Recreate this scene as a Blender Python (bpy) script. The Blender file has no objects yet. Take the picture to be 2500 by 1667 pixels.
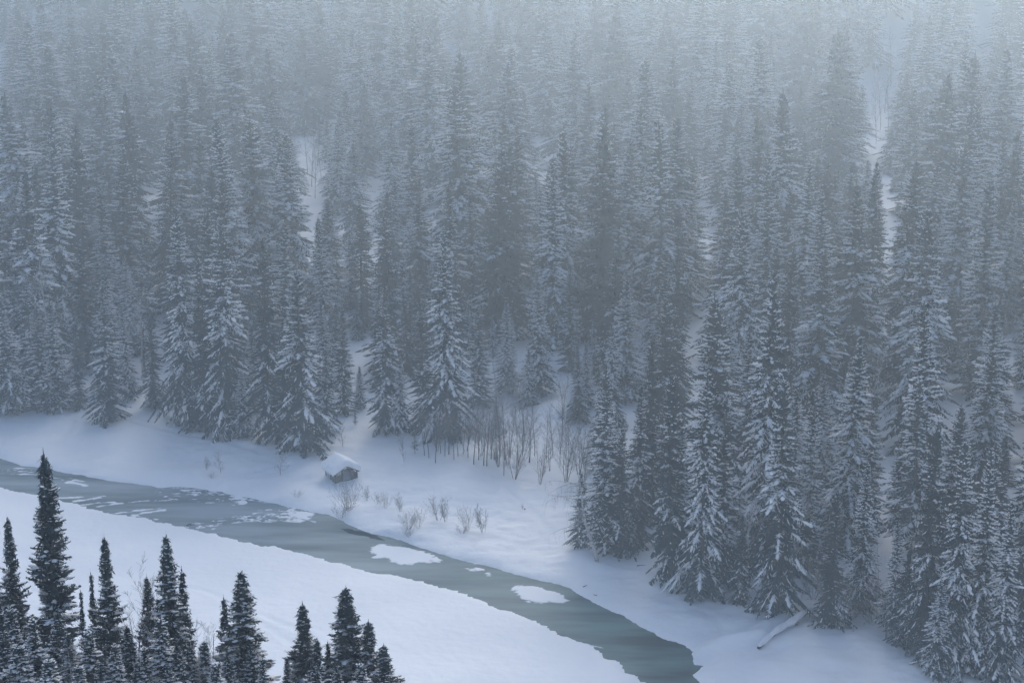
import bpy, math
import numpy as np

# ------------------------------------------------------------------ camera, sky, sun, exposure
SC = bpy.context.scene
COL = SC.collection
R = math.radians
CAM_H, PITCH, HFOV = 75.0, 15.0, 33.0
cam_data = bpy.data.cameras.new('camera')
cam_data.sensor_width = 36.0
cam_data.lens = 18.0 / math.tan(R(HFOV / 2))
cam_data.clip_start = 1.0
cam_data.clip_end = 6000.0
cam = bpy.data.objects.new('camera', cam_data)
cam.location = (0, 0, CAM_H)
cam.rotation_euler = (R(90 - PITCH), 0, 0)
COL.objects.link(cam)
SC.camera = cam

SUN_EL, SUN_AZ = 26.5, 10.0
world = bpy.data.worlds.new('World')
SC.world = world
world.use_nodes = True
wn = world.node_tree.nodes
wl = world.node_tree.links
wn.clear()
sky = wn.new('ShaderNodeTexSky')
sky.sky_type = 'NISHITA'
sky.sun_disc = False
sky.sun_elevation = R(SUN_EL)
sky.sun_rotation = R(SUN_AZ)
sky.altitude = 600
sky.air_density = 1.0
sky.dust_density = 5.0
sky.ozone_density = 1.0
bg = wn.new('ShaderNodeBackground')
bg.inputs['Strength'].default_value = 0.135
wo = wn.new('ShaderNodeOutputWorld')
wl.new(sky.outputs[0], bg.inputs['Color'])
wl.new(bg.outputs[0], wo.inputs['Surface'])

sun_data = bpy.data.lights.new('sun', 'SUN')
sun_data.energy = 0.9
sun_data.angle = R(34)
sun_data.color = (0.97, 0.975, 1.0)
sun = bpy.data.objects.new('sun', sun_data)
az, el = R(SUN_AZ), R(SUN_EL)
# sky rotation 0 puts the sun at +Y, growing clockwise seen from above
sdir = (math.sin(az) * math.cos(el), math.cos(az) * math.cos(el), math.sin(el))
from mathutils import Vector
sun.rotation_euler = Vector(sdir).to_track_quat('Z', 'Y').to_euler()
sun.location = (0, 0, 300)
COL.objects.link(sun)

SC.view_settings.view_transform = 'Standard'
SC.view_settings.look = 'None'
SC.view_settings.gamma = 1.0
SC.view_settings.use_curve_mapping = False
SC.view_settings.exposure = 0.64
SC.render.engine = 'CYCLES'
cy = SC.cycles
cy.max_bounces = 5
cy.diffuse_bounces = 3
cy.glossy_bounces = 2
cy.transmission_bounces = 2
cy.volume_bounces = 1
cy.transparent_max_bounces = 4
cy.caustics_reflective = False
cy.caustics_refractive = False
cy.use_denoising = True
HAZE_DENSITY = 0.00130

# ------------------------------------------------------------------ helpers
F_PX = 1250.0 / math.tan(R(HFOV / 2))
cp, sp = math.cos(R(PITCH)), math.sin(R(PITCH))


def ray(u, v):
    """direction in the place of a point of the 2500 x 1667 photograph"""
    a, b = u - 1250.0, 833.5 - v
    return np.array([a, F_PX * cp + b * sp, -F_PX * sp + b * cp])


def flat(u, v, z=0.0):
    d = ray(u, v)
    t = (z - CAM_H) / d[2]
    return d * t + np.array([0, 0, CAM_H])


def project(p):
    x, y, z = p[0], p[1], p[2] - CAM_H
    depth = y * cp - z * sp
    up = y * sp + z * cp
    return 1250 + F_PX * x / depth, 833.5 - F_PX * up / depth


def hash2(ix, iy, seed):
    h = (ix.astype(np.int64) * 374761393 + iy.astype(np.int64) * 668265263 + seed * 974711) & 0xFFFFFFFF
    h = ((h ^ (h >> 13)) * 1274126177) & 0xFFFFFFFF
    h = h ^ (h >> 16)
    return (h & 0xFFFF) / 65535.0


def vnoise(x, y, seed=0):
    ix, iy = np.floor(x), np.floor(y)
    fx, fy = x - ix, y - iy
    fx = fx * fx * (3 - 2 * fx)
    fy = fy * fy * (3 - 2 * fy)
    a = hash2(ix, iy, seed); b = hash2(ix + 1, iy, seed)
    c = hash2(ix, iy + 1, seed); d = hash2(ix + 1, iy + 1, seed)
    return (a * (1 - fx) + b * fx) * (1 - fy) + (c * (1 - fx) + d * fx) * fy - 0.5


def fbm(x, y, seed=0, octv=4, gain=0.5):
    s, a = 0, 1.0
    for k in range(octv):
        s = s + a * vnoise(x * 2 ** k + 17.3 * k, y * 2 ** k - 9.1 * k, seed + k)
        a *= gain
    return s


def sstep(a, b, x):
    t = np.clip((x - a) / (b - a), 0, 1)
    return t * t * (3 - 2 * t)


def poly_sdf(px, py, poly):
    """signed distance, negative inside"""
    poly = np.asarray(poly)
    n = len(poly)
    d2 = np.full(px.shape, 1e18)
    inside = np.zeros(px.shape, bool)
    for i in range(n):
        ax, ay = poly[i]
        bx, by = poly[(i + 1) % n]
        ex, ey = bx - ax, by - ay
        wx, wy = px - ax, py - ay
        t = np.clip((wx * ex + wy * ey) / (ex * ex + ey * ey + 1e-12), 0, 1)
        d2 = np.minimum(d2, (wx - ex * t) ** 2 + (wy - ey * t) ** 2)
        c = ((ay > py) != (by > py)) & (px < (bx - ax) * (py - ay) / (by - ay + 1e-12) + ax)
        inside ^= c
    d = np.sqrt(d2)
    return np.where(inside, -d, d)


def line_dist(px, py, pts):
    d2 = np.full(px.shape, 1e18)
    for (ax, ay), (bx, by) in zip(pts[:-1], pts[1:]):
        ex, ey = bx - ax, by - ay
        wx, wy = px - ax, py - ay
        t = np.clip((wx * ex + wy * ey) / (ex * ex + ey * ey + 1e-12), 0, 1)
        d2 = np.minimum(d2, (wx - ex * t) ** 2 + (wy - ey * t) ** 2)
    return np.sqrt(d2)


def mesh_np(name, verts, faces, smooth=False):
    """verts (n,3); faces (m,3) or (m,4) int array"""
    me = bpy.data.meshes.new(name)
    verts = np.asarray(verts, np.float32)
    faces = np.asarray(faces, np.int32)
    k = faces.shape[1]
    me.vertices.add(len(verts))
    me.vertices.foreach_set('co', verts.ravel())
    me.loops.add(faces.size)
    me.loops.foreach_set('vertex_index', faces.ravel())
    me.polygons.add(len(faces))
    me.polygons.foreach_set('loop_start', np.arange(0, faces.size, k, dtype=np.int32))
    me.polygons.foreach_set('loop_total', np.full(len(faces), k, np.int32))
    if smooth:
        me.polygons.foreach_set('use_smooth', np.ones(len(faces), bool))
    me.update(calc_edges=True)
    return me


class Geo:
    """collects triangles"""
    def __init__(self):
        self.v, self.f, self.n = [], [], 0

    def add(self, v, f):
        v = np.asarray(v, float).reshape(-1, 3)
        f = np.asarray(f, int).reshape(-1, 3)
        self.v.append(v)
        self.f.append(f + self.n)
        self.n += len(v)

    def mesh(self, name, mat=None, smooth=False):
        me = mesh_np(name, np.concatenate(self.v), np.concatenate(self.f), smooth)
        if mat:
            me.materials.append(mat)
        return me


def link(name, me, parent=None):
    o = bpy.data.objects.new(name, me)
    COL.objects.link(o)
    if parent is not None:
        o.parent = parent
    return o


def tag(o, label=None, cat=None, group=None, kind=None):
    if label: o['label'] = label
    if cat: o['category'] = cat
    if group: o['group'] = group
    if kind: o['kind'] = kind
    return o


def norm(a):
    return a / (np.linalg.norm(a, axis=-1, keepdims=True) + 1e-9)


# ------------------------------------------------------------------ materials
def material(name):
    m = bpy.data.materials.new(name)
    m.use_nodes = True
    nt = m.node_tree
    b = nt.nodes['Principled BSDF']
    return m, nt, b


def noise_mix(nt, b, c1, c2, scale, detail=3.0, lo=0.35, hi=0.65, coord='Object', stretch=None):
    tc = nt.nodes.new('ShaderNodeTexCoord')
    nz = nt.nodes.new('ShaderNodeTexNoise')
    nz.inputs['Scale'].default_value = scale
    nz.inputs['Detail'].default_value = detail
    src = tc.outputs[coord]
    if stretch:
        mp = nt.nodes.new('ShaderNodeMapping')
        mp.inputs['Rotation'].default_value = (0, 0, stretch[0])
        mp.inputs['Scale'].default_value = stretch[1]
        nt.links.new(src, mp.inputs[0])
        src = mp.outputs[0]
    nt.links.new(src, nz.inputs['Vector'])
    rp = nt.nodes.new('ShaderNodeValToRGB')
    rp.color_ramp.elements[0].position = lo
    rp.color_ramp.elements[1].position = hi
    rp.color_ramp.elements[0].color = (*c1, 1)
    rp.color_ramp.elements[1].color = (*c2, 1)
    nt.links.new(nz.outputs['Fac'], rp.inputs[0])
    if b is not None:
        nt.links.new(rp.outputs[0], b.inputs['Base Color'])
    return rp, src


def bump(nt, b, src, scale, strength, dist=0.05, detail=4):
    nz = nt.nodes.new('ShaderNodeTexNoise')
    nz.inputs['Scale'].default_value = scale
    nz.inputs['Detail'].default_value = detail
    nt.links.new(src, nz.inputs['Vector'])
    bp = nt.nodes.new('ShaderNodeBump')
    bp.inputs['Strength'].default_value = strength
    bp.inputs['Distance'].default_value = dist
    nt.links.new(nz.outputs['Fac'], bp.inputs['Height'])
    nt.links.new(bp.outputs[0], b.inputs['Normal'])


M = {}
m, nt, b = material('snow_ground')
_, s = noise_mix(nt, b, (0.80, 0.83, 0.86), (0.86, 0.88, 0.90), 0.12, 4)
b.inputs['Roughness'].default_value = 0.85
b.inputs['Specular IOR Level'].default_value = 0.15
bump(nt, b, s, 1.1, 0.55, 0.16, 7)
M['snow'] = m

m, nt, b = material('snow_load')
_, s = noise_mix(nt, b, (0.78, 0.81, 0.85), (0.87, 0.89, 0.91), 2.0, 3)
b.inputs['Roughness'].default_value = 0.9
b.inputs['Specular IOR Level'].default_value = 0.1
M['snow_load'] = m

m, nt, b = material('spruce_needles')
_, s = noise_mix(nt, b, (0.006, 0.023, 0.031), (0.015, 0.046, 0.058), 1.1, 3)
b.inputs['Roughness'].default_value = 0.8
b.inputs['Specular IOR Level'].default_value = 0.15
M['needles'] = m

m, nt, b = material('bark')
_, s = noise_mix(nt, b, (0.035, 0.030, 0.028), (0.085, 0.075, 0.068), 3.0, 4)
b.inputs['Roughness'].default_value = 0.9
M['bark'] = m

m, nt, b = material('twig_bark')
_, s = noise_mix(nt, b, (0.030, 0.028, 0.028), (0.075, 0.068, 0.066), 2.0, 3)
b.inputs['Roughness'].default_value = 0.9
M['twig'] = m

m, nt, b = material('birch_bark')
_, s = noise_mix(nt, b, (0.07, 0.06, 0.055), (0.42, 0.42, 0.42), 2.2, 4, 0.32, 0.5, stretch=(0, (1, 1, 2.5)))
b.inputs['Roughness'].default_value = 0.8
M['birch'] = m

m, nt, b = material('river_ice')
tc = nt.nodes.new('ShaderNodeTexCoord')
rp1, src = noise_mix(nt, None, (0.05, 0.10, 0.12), (0.26, 0.33, 0.37), 0.14, 7, 0.36, 0.66,
                     stretch=(R(32), (0.35, 1.7, 1)))
rp2, src2 = noise_mix(nt, None, (0.002, 0.034, 0.036), (0.075, 0.18, 0.175), 0.22, 7, 0.38, 0.64,
                      stretch=(R(38), (0.3, 1.7, 1)))
sep = nt.nodes.new('ShaderNodeSeparateXYZ')
nt.links.new(tc.outputs['Object'], sep.inputs[0])
mr = nt.nodes.new('ShaderNodeMapRange')
mr.inputs['From Min'].default_value = -28
mr.inputs['From Max'].default_value = 14
nt.links.new(sep.outputs['X'], mr.inputs['Value'])
mx = nt.nodes.new('ShaderNodeMix')
mx.data_type = 'RGBA'
nt.links.new(mr.outputs[0], mx.inputs['Factor'])
nt.links.new(rp1.outputs[0], mx.inputs[6])
nt.links.new(rp2.outputs[0], mx.inputs[7])
nt.links.new(mx.outputs[2], b.inputs['Base Color'])
b.inputs['Roughness'].default_value = 0.6
b.inputs['Specular IOR Level'].default_value = 0.12
bump(nt, b, src, 0.8, 0.15, 0.05, 5)
M['ice'] = m

m, nt, b = material('ice_snow')          # thin snow on ice: soaked grey slush where it thins out
tcz = nt.nodes.new('ShaderNodeTexCoord')
spz = nt.nodes.new('ShaderNodeSeparateXYZ')
nt.links.new(tcz.outputs['Object'], spz.inputs[0])
rz_ = nt.nodes.new('ShaderNodeValToRGB')
rz_.color_ramp.elements[0].position = 0.004
rz_.color_ramp.elements[0].color = (0.30, 0.37, 0.41, 1)
rz_.color_ramp.elements[1].position = 0.03
rz_.color_ramp.elements[1].color = (0.82, 0.85, 0.88, 1)
nt.links.new(spz.outputs['Z'], rz_.inputs[0])
nt.links.new(rz_.outputs[0], b.inputs['Base Color'])
b.inputs['Roughness'].default_value = 0.8
b.inputs['Specular IOR Level'].default_value = 0.15
bump(nt, b, tcz.outputs['Object'], 3.0, 0.3, 0.05, 5)
M['ice_snow'] = m

m, nt, b = material('open_water')
noise_mix(nt, b, (0.002, 0.012, 0.018), (0.006, 0.022, 0.030), 0.8, 3)
b.inputs['Roughness'].default_value = 0.6
b.inputs['Specular IOR Level'].default_value = 0.0
M['water'] = m

m, nt, b = material('weathered_wood')
_, s = noise_mix(nt, b, (0.010, 0.020, 0.025), (0.032, 0.050, 0.057), 3.0, 4, stretch=(0, (1, 1, 6)))
b.inputs['Roughness'].default_value = 0.85
M['wood'] = m

m, nt, b = material('notice_paper')
noise_mix(nt, b, (0.42, 0.50, 0.52), (0.66, 0.72, 0.74), 5.0, 3)
b.inputs['Roughness'].default_value = 0.5
M['paper'] = m

m, nt, b = material('notice_print')
noise_mix(nt, b, (0.03, 0.05, 0.06), (0.10, 0.14, 0.15), 9.0, 2)
M['print'] = m

# ------------------------------------------------------------------ river outline (traced on the flat ice)
far_px = [(-260, 1062), (-120, 1090), (0, 1119), (34, 1129), (55, 1136), (90, 1141), (132, 1148), (213, 1163), (298, 1178), (389, 1190), (430, 1188),
          (474, 1189), (506, 1196), (549, 1203), (613, 1218), (660, 1228), (706, 1238), (749, 1246), (800, 1257), (832, 1269),
          (850, 1280), (880, 1292), (910, 1301), (956, 1311), (999, 1327), (1063, 1349), (1115, 1364), (1169, 1378), (1243, 1398), (1324, 1418),
          (1370, 1429), (1395, 1438), (1420, 1453), (1450, 1470), (1482, 1485), (1517, 1502), (1552, 1521), (1590, 1543), (1616, 1559), (1640, 1566),
          (1660, 1570), (1682, 1585), (1688, 1600), (1696, 1621), (1724, 1624), (1707, 1634), (1690, 1646), (1713, 1666), (1790, 1730)]
near_px = [(-260, 1142), (-120, 1166), (0, 1191), (32, 1198), (66, 1206), (110, 1212), (149, 1219), (202, 1234), (276, 1254), (330, 1260), (404, 1277),
           (449, 1288), (489, 1295), (530, 1306), (581, 1318), (625, 1328), (666, 1336), (719, 1347), (750, 1353), (783, 1361), (812, 1369), (844, 1379),
           (866, 1383), (888, 1389), (935, 1399), (988, 1410), (1036, 1421), (1084, 1433), (1148, 1456), (1211, 1479), (1265, 1501), (1292, 1513),
           (1343, 1534), (1399, 1557), (1431, 1572), (1463, 1587), (1473, 1599), (1505, 1615), (1518, 1630), (1554, 1651),
           (1577, 1667), (1660, 1735)]
far_w = [tuple(flat(u, v)[:2]) for u, v in far_px]
near_w = [tuple(flat(u, v)[:2]) for u, v in near_px]
# off the photograph the river runs on, bending away between its banks
far_all = [(-330, 300), (-200, 262), (-110, 248)] + far_w + [(52, 140), (90, 132), (200, 120), (420, 105)]
near_all = [(-330, 278), (-200, 240), (-110, 228)] + near_w + [(48, 122), (90, 112), (200, 100), (420, 85)]
river = far_all + near_all[::-1]
cl_x = np.array([p[0] for p in near_all])
near_y_x, near_y_y = np.array([p[0] for p in near_all]), np.array([p[1] for p in near_all])
o_ = np.argsort(near_y_x)
near_y_x, near_y_y = near_y_x[o_], near_y_y[o_]
far_y_x, far_y_y = np.array([p[0] for p in far_all]), np.array([p[1] for p in far_all])
o_ = np.argsort(far_y_x)
far_y_x, far_y_y = far_y_x[o_], far_y_y[o_]


def W(pts, s=1.0):
    return [tuple(flat(u * s, v * s)[:2]) for u, v in pts]


D = 2500 / 2352.0        # points read from the 2352 wide view
tracks = [
    (W([(1700, 1600), (1760, 1585), (1838, 1578), (1900, 1535), (1990, 1488)]), -0.45, 0.8),
    (W([(1120, 1130), (1190, 1180), (1290, 1250), (1360, 1330)]), 0.12, 0.4),  # shallow trails pressed into the snow: points, depth, half width
    (W([(165, 1010), (182, 985), (180, 965), (168, 945)], D), 0.16, 0.45),
    (W([(835, 1062), (868, 1058), (890, 1066), (884, 1082), (850, 1095)], D), 0.14, 0.5),
    (W([(528, 1197), (560, 1180), (590, 1168), (640, 1158), (700, 1150)]), 0.16, 0.5),
    (W([(556, 1197), (590, 1175), (640, 1160)]), 0.12, 0.4),
    (W([(600, 1200), (660, 1178), (740, 1160)]), 0.10, 0.4),
    (W([(300, 985), (360, 1000), (480, 1020), (600, 1060)], D), 0.12, 0.5),
    (W([(380, 1415), (520, 1450), (690, 1560), (800, 1640)]), 0.07, 0.35),
    (W([(600, 1490), (720, 1540), (850, 1600), (950, 1680)]), 0.07, 0.35),
]
drifts = [  # snow humps: u, v (source), radius, height
    (845, 1176, 0.7, 0.50), (838, 1168, 0.5, 0.35), (868, 1178, 0.9, 0.25), (780, 1166, 1.6, 0.35), (900, 1165, 2.2, 0.3),
    (925, 1330, 2.0, 0.35), (1000, 1285, 3.0, 0.45), (870, 1260, 2.0, 0.35), (700, 1215, 2.5, 0.3), (960, 1255, 2.4, 0.35),
    (1060, 1050, 4, 0.5), (1370, 1012, 2.6, 1.1), (1350, 1030, 2.0, 0.6), (1560, 1365, 1.6, 0.5), (1480, 1362, 1.6, 0.4),
    (1200, 1120, 5, 0.35), (1130, 1180, 4, 0.4), (560, 1150, 3, 0.3), (330, 1060, 8, 0.6), (650, 1110, 6, 0.4),
    (1850, 1560, 2.5, 0.35), (1790, 1590, 2.0, 0.3), (2000, 1600, 4, 0.35), (1650, 1480, 4, 0.3), (2200, 1640, 3, 0.4),
    (2080, 1590, 2.0, 0.35), (2270, 1660, 1.8, 0.4), (1420, 1385, 2.0, 0.3),
]
drifts_w = [(*flat(u, v)[:2], r_, h_) for u, v, r_, h_ in drifts]


def terrain(x, y, fine=True):
    x = np.asarray(x, float); y = np.asarray(y, float)
    # camera-side valley slope
    y0 = 146 - 40 * sstep(8, 60, x)
    s = np.clip(y0 - y, 0, None)
    near_z = np.where(s < 8, s * s / 16 * 0.515, (s - 4) * 0.515)
    near_z = np.where(s > 138, 69 + (s - 138) * 0.2, near_z)
    # opposite hillside
    g = np.clip(y - 560 - 14 * vnoise(x / 70, y / 70, 5), 0, None)
    hill = np.where(g < 60, g * g / 120 * 0.40, (g - 30) * 0.40)
    hill = np.minimum(hill, 88 + 0.02 * g)
    hill = hill + np.clip(y - 235, 0, 260) * 0.004
    roll = fbm(x / 45, y / 45, 11, 3) * 1.1 * sstep(215, 300, y)
    d = poly_sdf(x, y, river)
    ym = np.interp(x, near_y_x, near_y_y)
    yf = np.interp(x, far_y_x, far_y_y)
    far = sstep(0.3, 0.7, (y - ym) / np.maximum(yf - ym, 1.0))
    rag = fbm(x / 1.6, y / 1.0, 21, 3, 0.75) * (0.75 - 0.4 * far) + fbm(x / 6, y / 6, 31, 2) * 0.35
    dd = d + rag * np.exp(-np.abs(d) / 2.5)
    out = np.clip(dd, 0, None)
    bank_far = 0.50 * (1 - np.exp(-out / 1.1)) + 0.55 * (1 - np.exp(-out / 9))
    bank_near = 0.10 * (1 - np.exp(-out / 0.5)) + 0.20 * (1 - np.exp(-out / 14))
    bank = bank_near * (1 - far) + bank_far * far
    lump = sstep(1.0, 6.0, out)
    bank = bank + lump * (fbm(x / 9, y / 9, 41, 3) * 0.55 * far + fbm(x / 16, y / 16, 43, 2) * 0.22 * (1 - far))
    bank = bank + lump * fbm(x / 2.6, y / 1.8, 47, 4, 0.6) * (0.16 * far + 0.05)
    bank = bank + sstep(0.2, 2.0, out) * sstep(16, 5, out) * fbm(x / 3.4, y / 2.4, 53, 3) * 0.32 * far
    z = np.where(dd > 0, np.maximum(bank, 0.012), np.maximum(dd * 0.5, -0.6))
    z = z + near_z * sstep(0, 3, out) + hill + roll
    if fine:
        for dx, dy, r_, h_ in drifts_w:
            q = ((x - dx) ** 2 + ((y - dy) * 0.8) ** 2) / (r_ * r_)
            z = z + h_ * np.exp(-q) * (dd > 0.3)
        for pts, dep, hw in tracks:
            ld = line_dist(x, y, pts)
            z = z + (-dep * np.exp(-(ld / hw) ** 2) + 0.35 * dep * np.exp(-((ld - 2 * hw) / hw) ** 2)) * (dd > 0.5)
    return z


def tz(x, y):
    return float(terrain(np.array([x]), np.array([y]))[0])


def ground(u, v):
    """where the sight line of a source point meets the snow"""
    z = 0.5
    for _ in range(12):
        p = flat(u, v, z)
        z = 0.5 * z + 0.5 * tz(p[0], p[1])
    p = flat(u, v, z)
    return p[0], p[1], tz(p[0], p[1])


def spaced(segs):
    out = []
    for a, b_, n in segs:
        out += list(np.linspace(a, b_, n, endpoint=False))
    return np.array(out + [segs[-1][1]])


gx = spaced([(-420, -110, 50), (-110, -62, 70), (-62, 45, 330), (45, 80, 90), (80, 110, 30), (110, 420, 50)])
gy = spaced([(-70, 60, 30), (60, 138, 60), (138, 246, 330), (246, 300, 90), (300, 600, 130), (600, 1000, 70)])
GX, GY = np.meshgrid(gx, gy)
GZ = terrain(GX.ravel(), GY.ravel())
nx, ny = len(gx), len(gy)
idx = np.arange(nx * ny).reshape(ny, nx)
faces = np.stack([idx[:-1, :-1], idx[:-1, 1:], idx[1:, 1:], idx[1:, :-1]], -1).reshape(-1, 4)
me = mesh_np('ground', np.stack([GX.ravel(), GY.ravel(), GZ], -1), faces, True)
me.materials.append(M['snow'])
tag(link('ground', me), 'snow-covered valley floor and hillsides along the frozen river', None, None, 'structure')

# frozen river: one sheet inside the banks
rx = spaced([(-420, 420, 90)])
v_, f_ = [], []
for i, x in enumerate(rx):
    a = np.interp(x, near_y_x, near_y_y) - 6
    c = np.interp(x, far_y_x, far_y_y) + 6
    for k in range(5):
        v_.append((x, a + (c - a) * k / 4, 0.0))
for i in range(len(rx) - 1):
    for k in range(4):
        q = i * 5 + k
        f_.append((q, q + 5, q + 6, q + 1))
me = mesh_np('river', v_, f_)
me.materials.append(M['ice'])
tag(link('river', me), 'frozen river of grey and teal ice winding between snowy banks', None, None, 'structure')


# ------------------------------------------------------------------ snow lying on the ice
def px(zoom, ox, oy, s=4.704):
    return [tuple(flat(ox + a / s, oy + c / s)[:2]) for a, c in zoom]


def ice_snow(name, polys, lines, zones, label, cat, cell=0.16, seed=3, rag_amp=0.55):
    allp = np.array([p for q in polys for p in q] + [p for q, _ in lines for p in q] +
                    [p for q, _ in zones for p in q])
    x0, y0 = allp.min(0) - 0.8
    x1, y1 = allp.max(0) + 0.8
    xs = np.arange(x0, x1, cell)
    ys = np.arange(y0, y1, cell)
    X, Y = np.meshgrid(xs, ys)
    h = np.full(X.shape, -9.0)
    rag = fbm(X / 1.3, Y / 0.9, seed, 5, 0.68) * rag_amp * 1.7
    for q in polys:
        h = np.maximum(h, -(poly_sdf(X, Y, q) + rag))
    for q, w in lines:
        h = np.maximum(h, w - line_dist(X, Y, q) + rag * 0.45)
    for q, amount in zones:
        inside = -poly_sdf(X, Y, q)
        n = fbm(X / 0.75, Y / 0.42, seed + 9, 3, 0.8) + 0.35 * fbm(X / 5, Y / 3, seed + 2, 2)
        h = np.maximum(h, np.minimum(inside, (n - amount) * 0.8))
    z = np.clip(h * 0.12, -0.03, 0.05)
    keep = z > -0.028
    idx = np.arange(X.size).reshape(X.shape)
    k = keep[:-1, :-1] | keep[1:, :-1] | keep[1:, 1:] | keep[:-1, 1:]
    f = np.stack([idx[:-1, :-1], idx[:-1, 1:], idx[1:, 1:], idx[1:, :-1]], -1)[k]
    used = np.unique(f)
    remap = np.full(X.size, -1)
    remap[used] = np.arange(len(used))
    v = np.stack([X.ravel(), Y.ravel(), z.ravel()], -1)[used]
    me = mesh_np(name, v, remap[f], True)
    me.materials.append(M['ice_snow'])
    o = link(name, me)
    return o


A = px([(190, 437), (245, 395), (310, 385), (400, 372), (510, 368), (620, 395), (740, 415), (830, 440), (940, 480), (1010, 510),
        (1085, 545), (1040, 565), (930, 580), (840, 590), (745, 597), (600, 585), (510, 570), (465, 550), (450, 540), (290, 517),
        (360, 495), (330, 475), (250, 450)], 850, 1250)
tag(ice_snow('snow_patch', [A], [], [], '', ''), 'largest ragged patch of snow lying on the river ice', 'snow patch', 'snow patches on the ice')
Cc = px([(0, 475), (90, 440), (230, 438), (390, 475), (510, 515), (600, 565), (680, 600), (690, 625), (560, 648), (430, 655), (340, 655),
         (320, 635), (170, 615), (90, 575), (30, 520)], 1250, 1334)
tag(ice_snow('snow_patch', [Cc], [], [], '', '', seed=8), 'oval patch of snow on the teal stretch of river ice', 'snow patch', 'snow patches on the ice')
for q, lab in (([(1325, 640), (1390, 635), (1455, 660), (1415, 685), (1340, 660)], 'small round snow patch, first of three between the big ice patches'),
               ([(1460, 645), (1500, 640), (1565, 648), (1575, 675), (1500, 670)], 'small flat snow patch, middle of three between the big ice patches'),
               ([(1560, 690), (1635, 685), (1625, 715), (1565, 712)], 'smallest snow patch of three between the big ice patches')):
    tag(ice_snow('snow_patch', [px(q, 850, 1250)], [], [], '', '', seed=5, rag_amp=0.4), lab, 'snow patch', 'snow patches on the ice')
B1 = px([(1440, 520), (1500, 470), (1600, 455), (1690, 490), (1640, 550), (1540, 570)], 400, 1150)
B2 = px([(690, 250), (860, 295), (1000, 320), (965, 360), (905, 400), (850, 360), (790, 300)], 400, 1150)
L = lambda q, w, ox=0, oy=1100: (px(q, ox, oy), w)
lines = [L([(620, 308), (680, 315), (725, 332)], 0.22), L([(790, 358), (860, 372), (940, 385), (990, 404)], 0.45),
         L([(850, 338), (910, 350), (965, 352)], 0.25), L([(760, 312), (810, 318)], 0.2), L([(120, 266), (420, 276)], 0.2), L([(1030, 362), (1130, 368)], 0.1),
         L([(640, 545), (900, 534), (1060, 524)], 0.2), L([(1080, 524), (1200, 520)], 0.1),
         L([(860, 585), (1000, 560), (1150, 540)], 0.3), L([(930, 625), (1130, 598), (1300, 590)], 0.3),
         L([(1120, 640), (1270, 618), (1410, 602)], 0.35), L([(1410, 600), (1580, 582), (1700, 574)], 0.14),
         L([(1290, 726), (1560, 690), (1830, 664)], 0.28), L([(1540, 745), (1640, 712), (1880, 682)], 0.34), L([(1560, 745), (1760, 775), (1800, 790)], 0.12),
         L([(600, 630), (760, 600), (880, 585)], 0.16, 400, 1150), L([(930, 575), (1100, 585), (1300, 580)], 0.2, 400, 1150),
         L([(1640, 555), (1730, 580)], 0.18, 400, 1150), L([(1000, 330), (1200, 365), (1430, 412)], 0.12, 400, 1150),
         L([(850, 1125), (940, 1140), (1050, 1160)], 0.16, 1250, 1334),
         L([(1110, 478), (1240, 515), (1480, 590)], 0.16, 850, 1250)]
Z1 = px([(-60, 190), (200, 182), (480, 215), (700, 250), (860, 300), (900, 395), (780, 405), (500, 380), (300, 330), (60, 330), (-120, 240)], 400, 1150)
Z1b = px([(150, 195), (480, 215), (720, 262), (800, 300), (560, 310), (330, 262)], 400, 1150)
Z2 = px([(180, 640), (420, 570), (760, 520), (1000, 445), (1440, 420), (1500, 470), (1380, 575), (900, 585), (640, 620), (560, 690), (300, 660)], 400, 1150)
Z2b = px([(1000, 540), (1300, 490), (1360, 575), (960, 582)], 400, 1150)
Z3 = px([(-300, 190), (40, 200), (330, 185), (400, 250), (200, 265), (-300, 262)], 0, 1100)
Z4 = px([(1720, 590), (1900, 520), (2010, 505), (2150, 560), (2100, 575)], 0, 1100)
Z6 = px([(1250, 540), (1390, 440), (1500, 415), (1660, 430), (1740, 480), (1700, 545), (1560, 595), (1300, 575)], 400, 1150)
Z5 = px([(0, 430), (200, 420), (260, 470), (60, 480)], 400, 1150)
flecks = ice_snow('snow_flecks', [B1, B2], lines, [(Z1, 0.20), (Z1b, 0.05), (Z2, 0.22), (Z2b, 0.06), (Z3, 0.14), (Z4, 0.2), (Z6, -0.05)], '', '', 0.11, 6)
tag(flecks, 'scattered flecks and streaks of snow frozen onto the river ice', 'snow', None, 'stuff')


def water(name, pts, wid, label):
    """a thin ragged strip of dark water"""
    pts = np.array(pts)
    k = 24
    tt = np.linspace(0, len(pts) - 1, k)
    c = np.stack([np.interp(tt, np.arange(len(pts)), pts[:, j]) for j in (0, 1)], -1)
    d = norm(np.gradient(c, axis=0))
    q = np.stack([-d[:, 1], d[:, 0]], -1)
    env = np.sin(np.linspace(0.06, math.pi - 0.06, k)) ** 0.7
    w1 = wid * env * (1 + 1.3 * vnoise(np.arange(k) * 0.6, np.zeros(k), 3))
    w2 = wid * env * (1 + 1.3 * vnoise(np.arange(k) * 0.6, np.ones(k) * 5, 4))
    v = np.concatenate([c + q * w1[:, None], c - q * w2[:, None]])
    v = np.concatenate([v, np.full((2 * k, 1), 0.006)], 1)
    f = [(i + k, i + k + 1, i + 1, i) for i in range(k - 1)]
    me = mesh_np(name, v, f)
    me.materials.append(M['water'])
    tag(link(name, me), label, None, None, 'structure')


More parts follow.
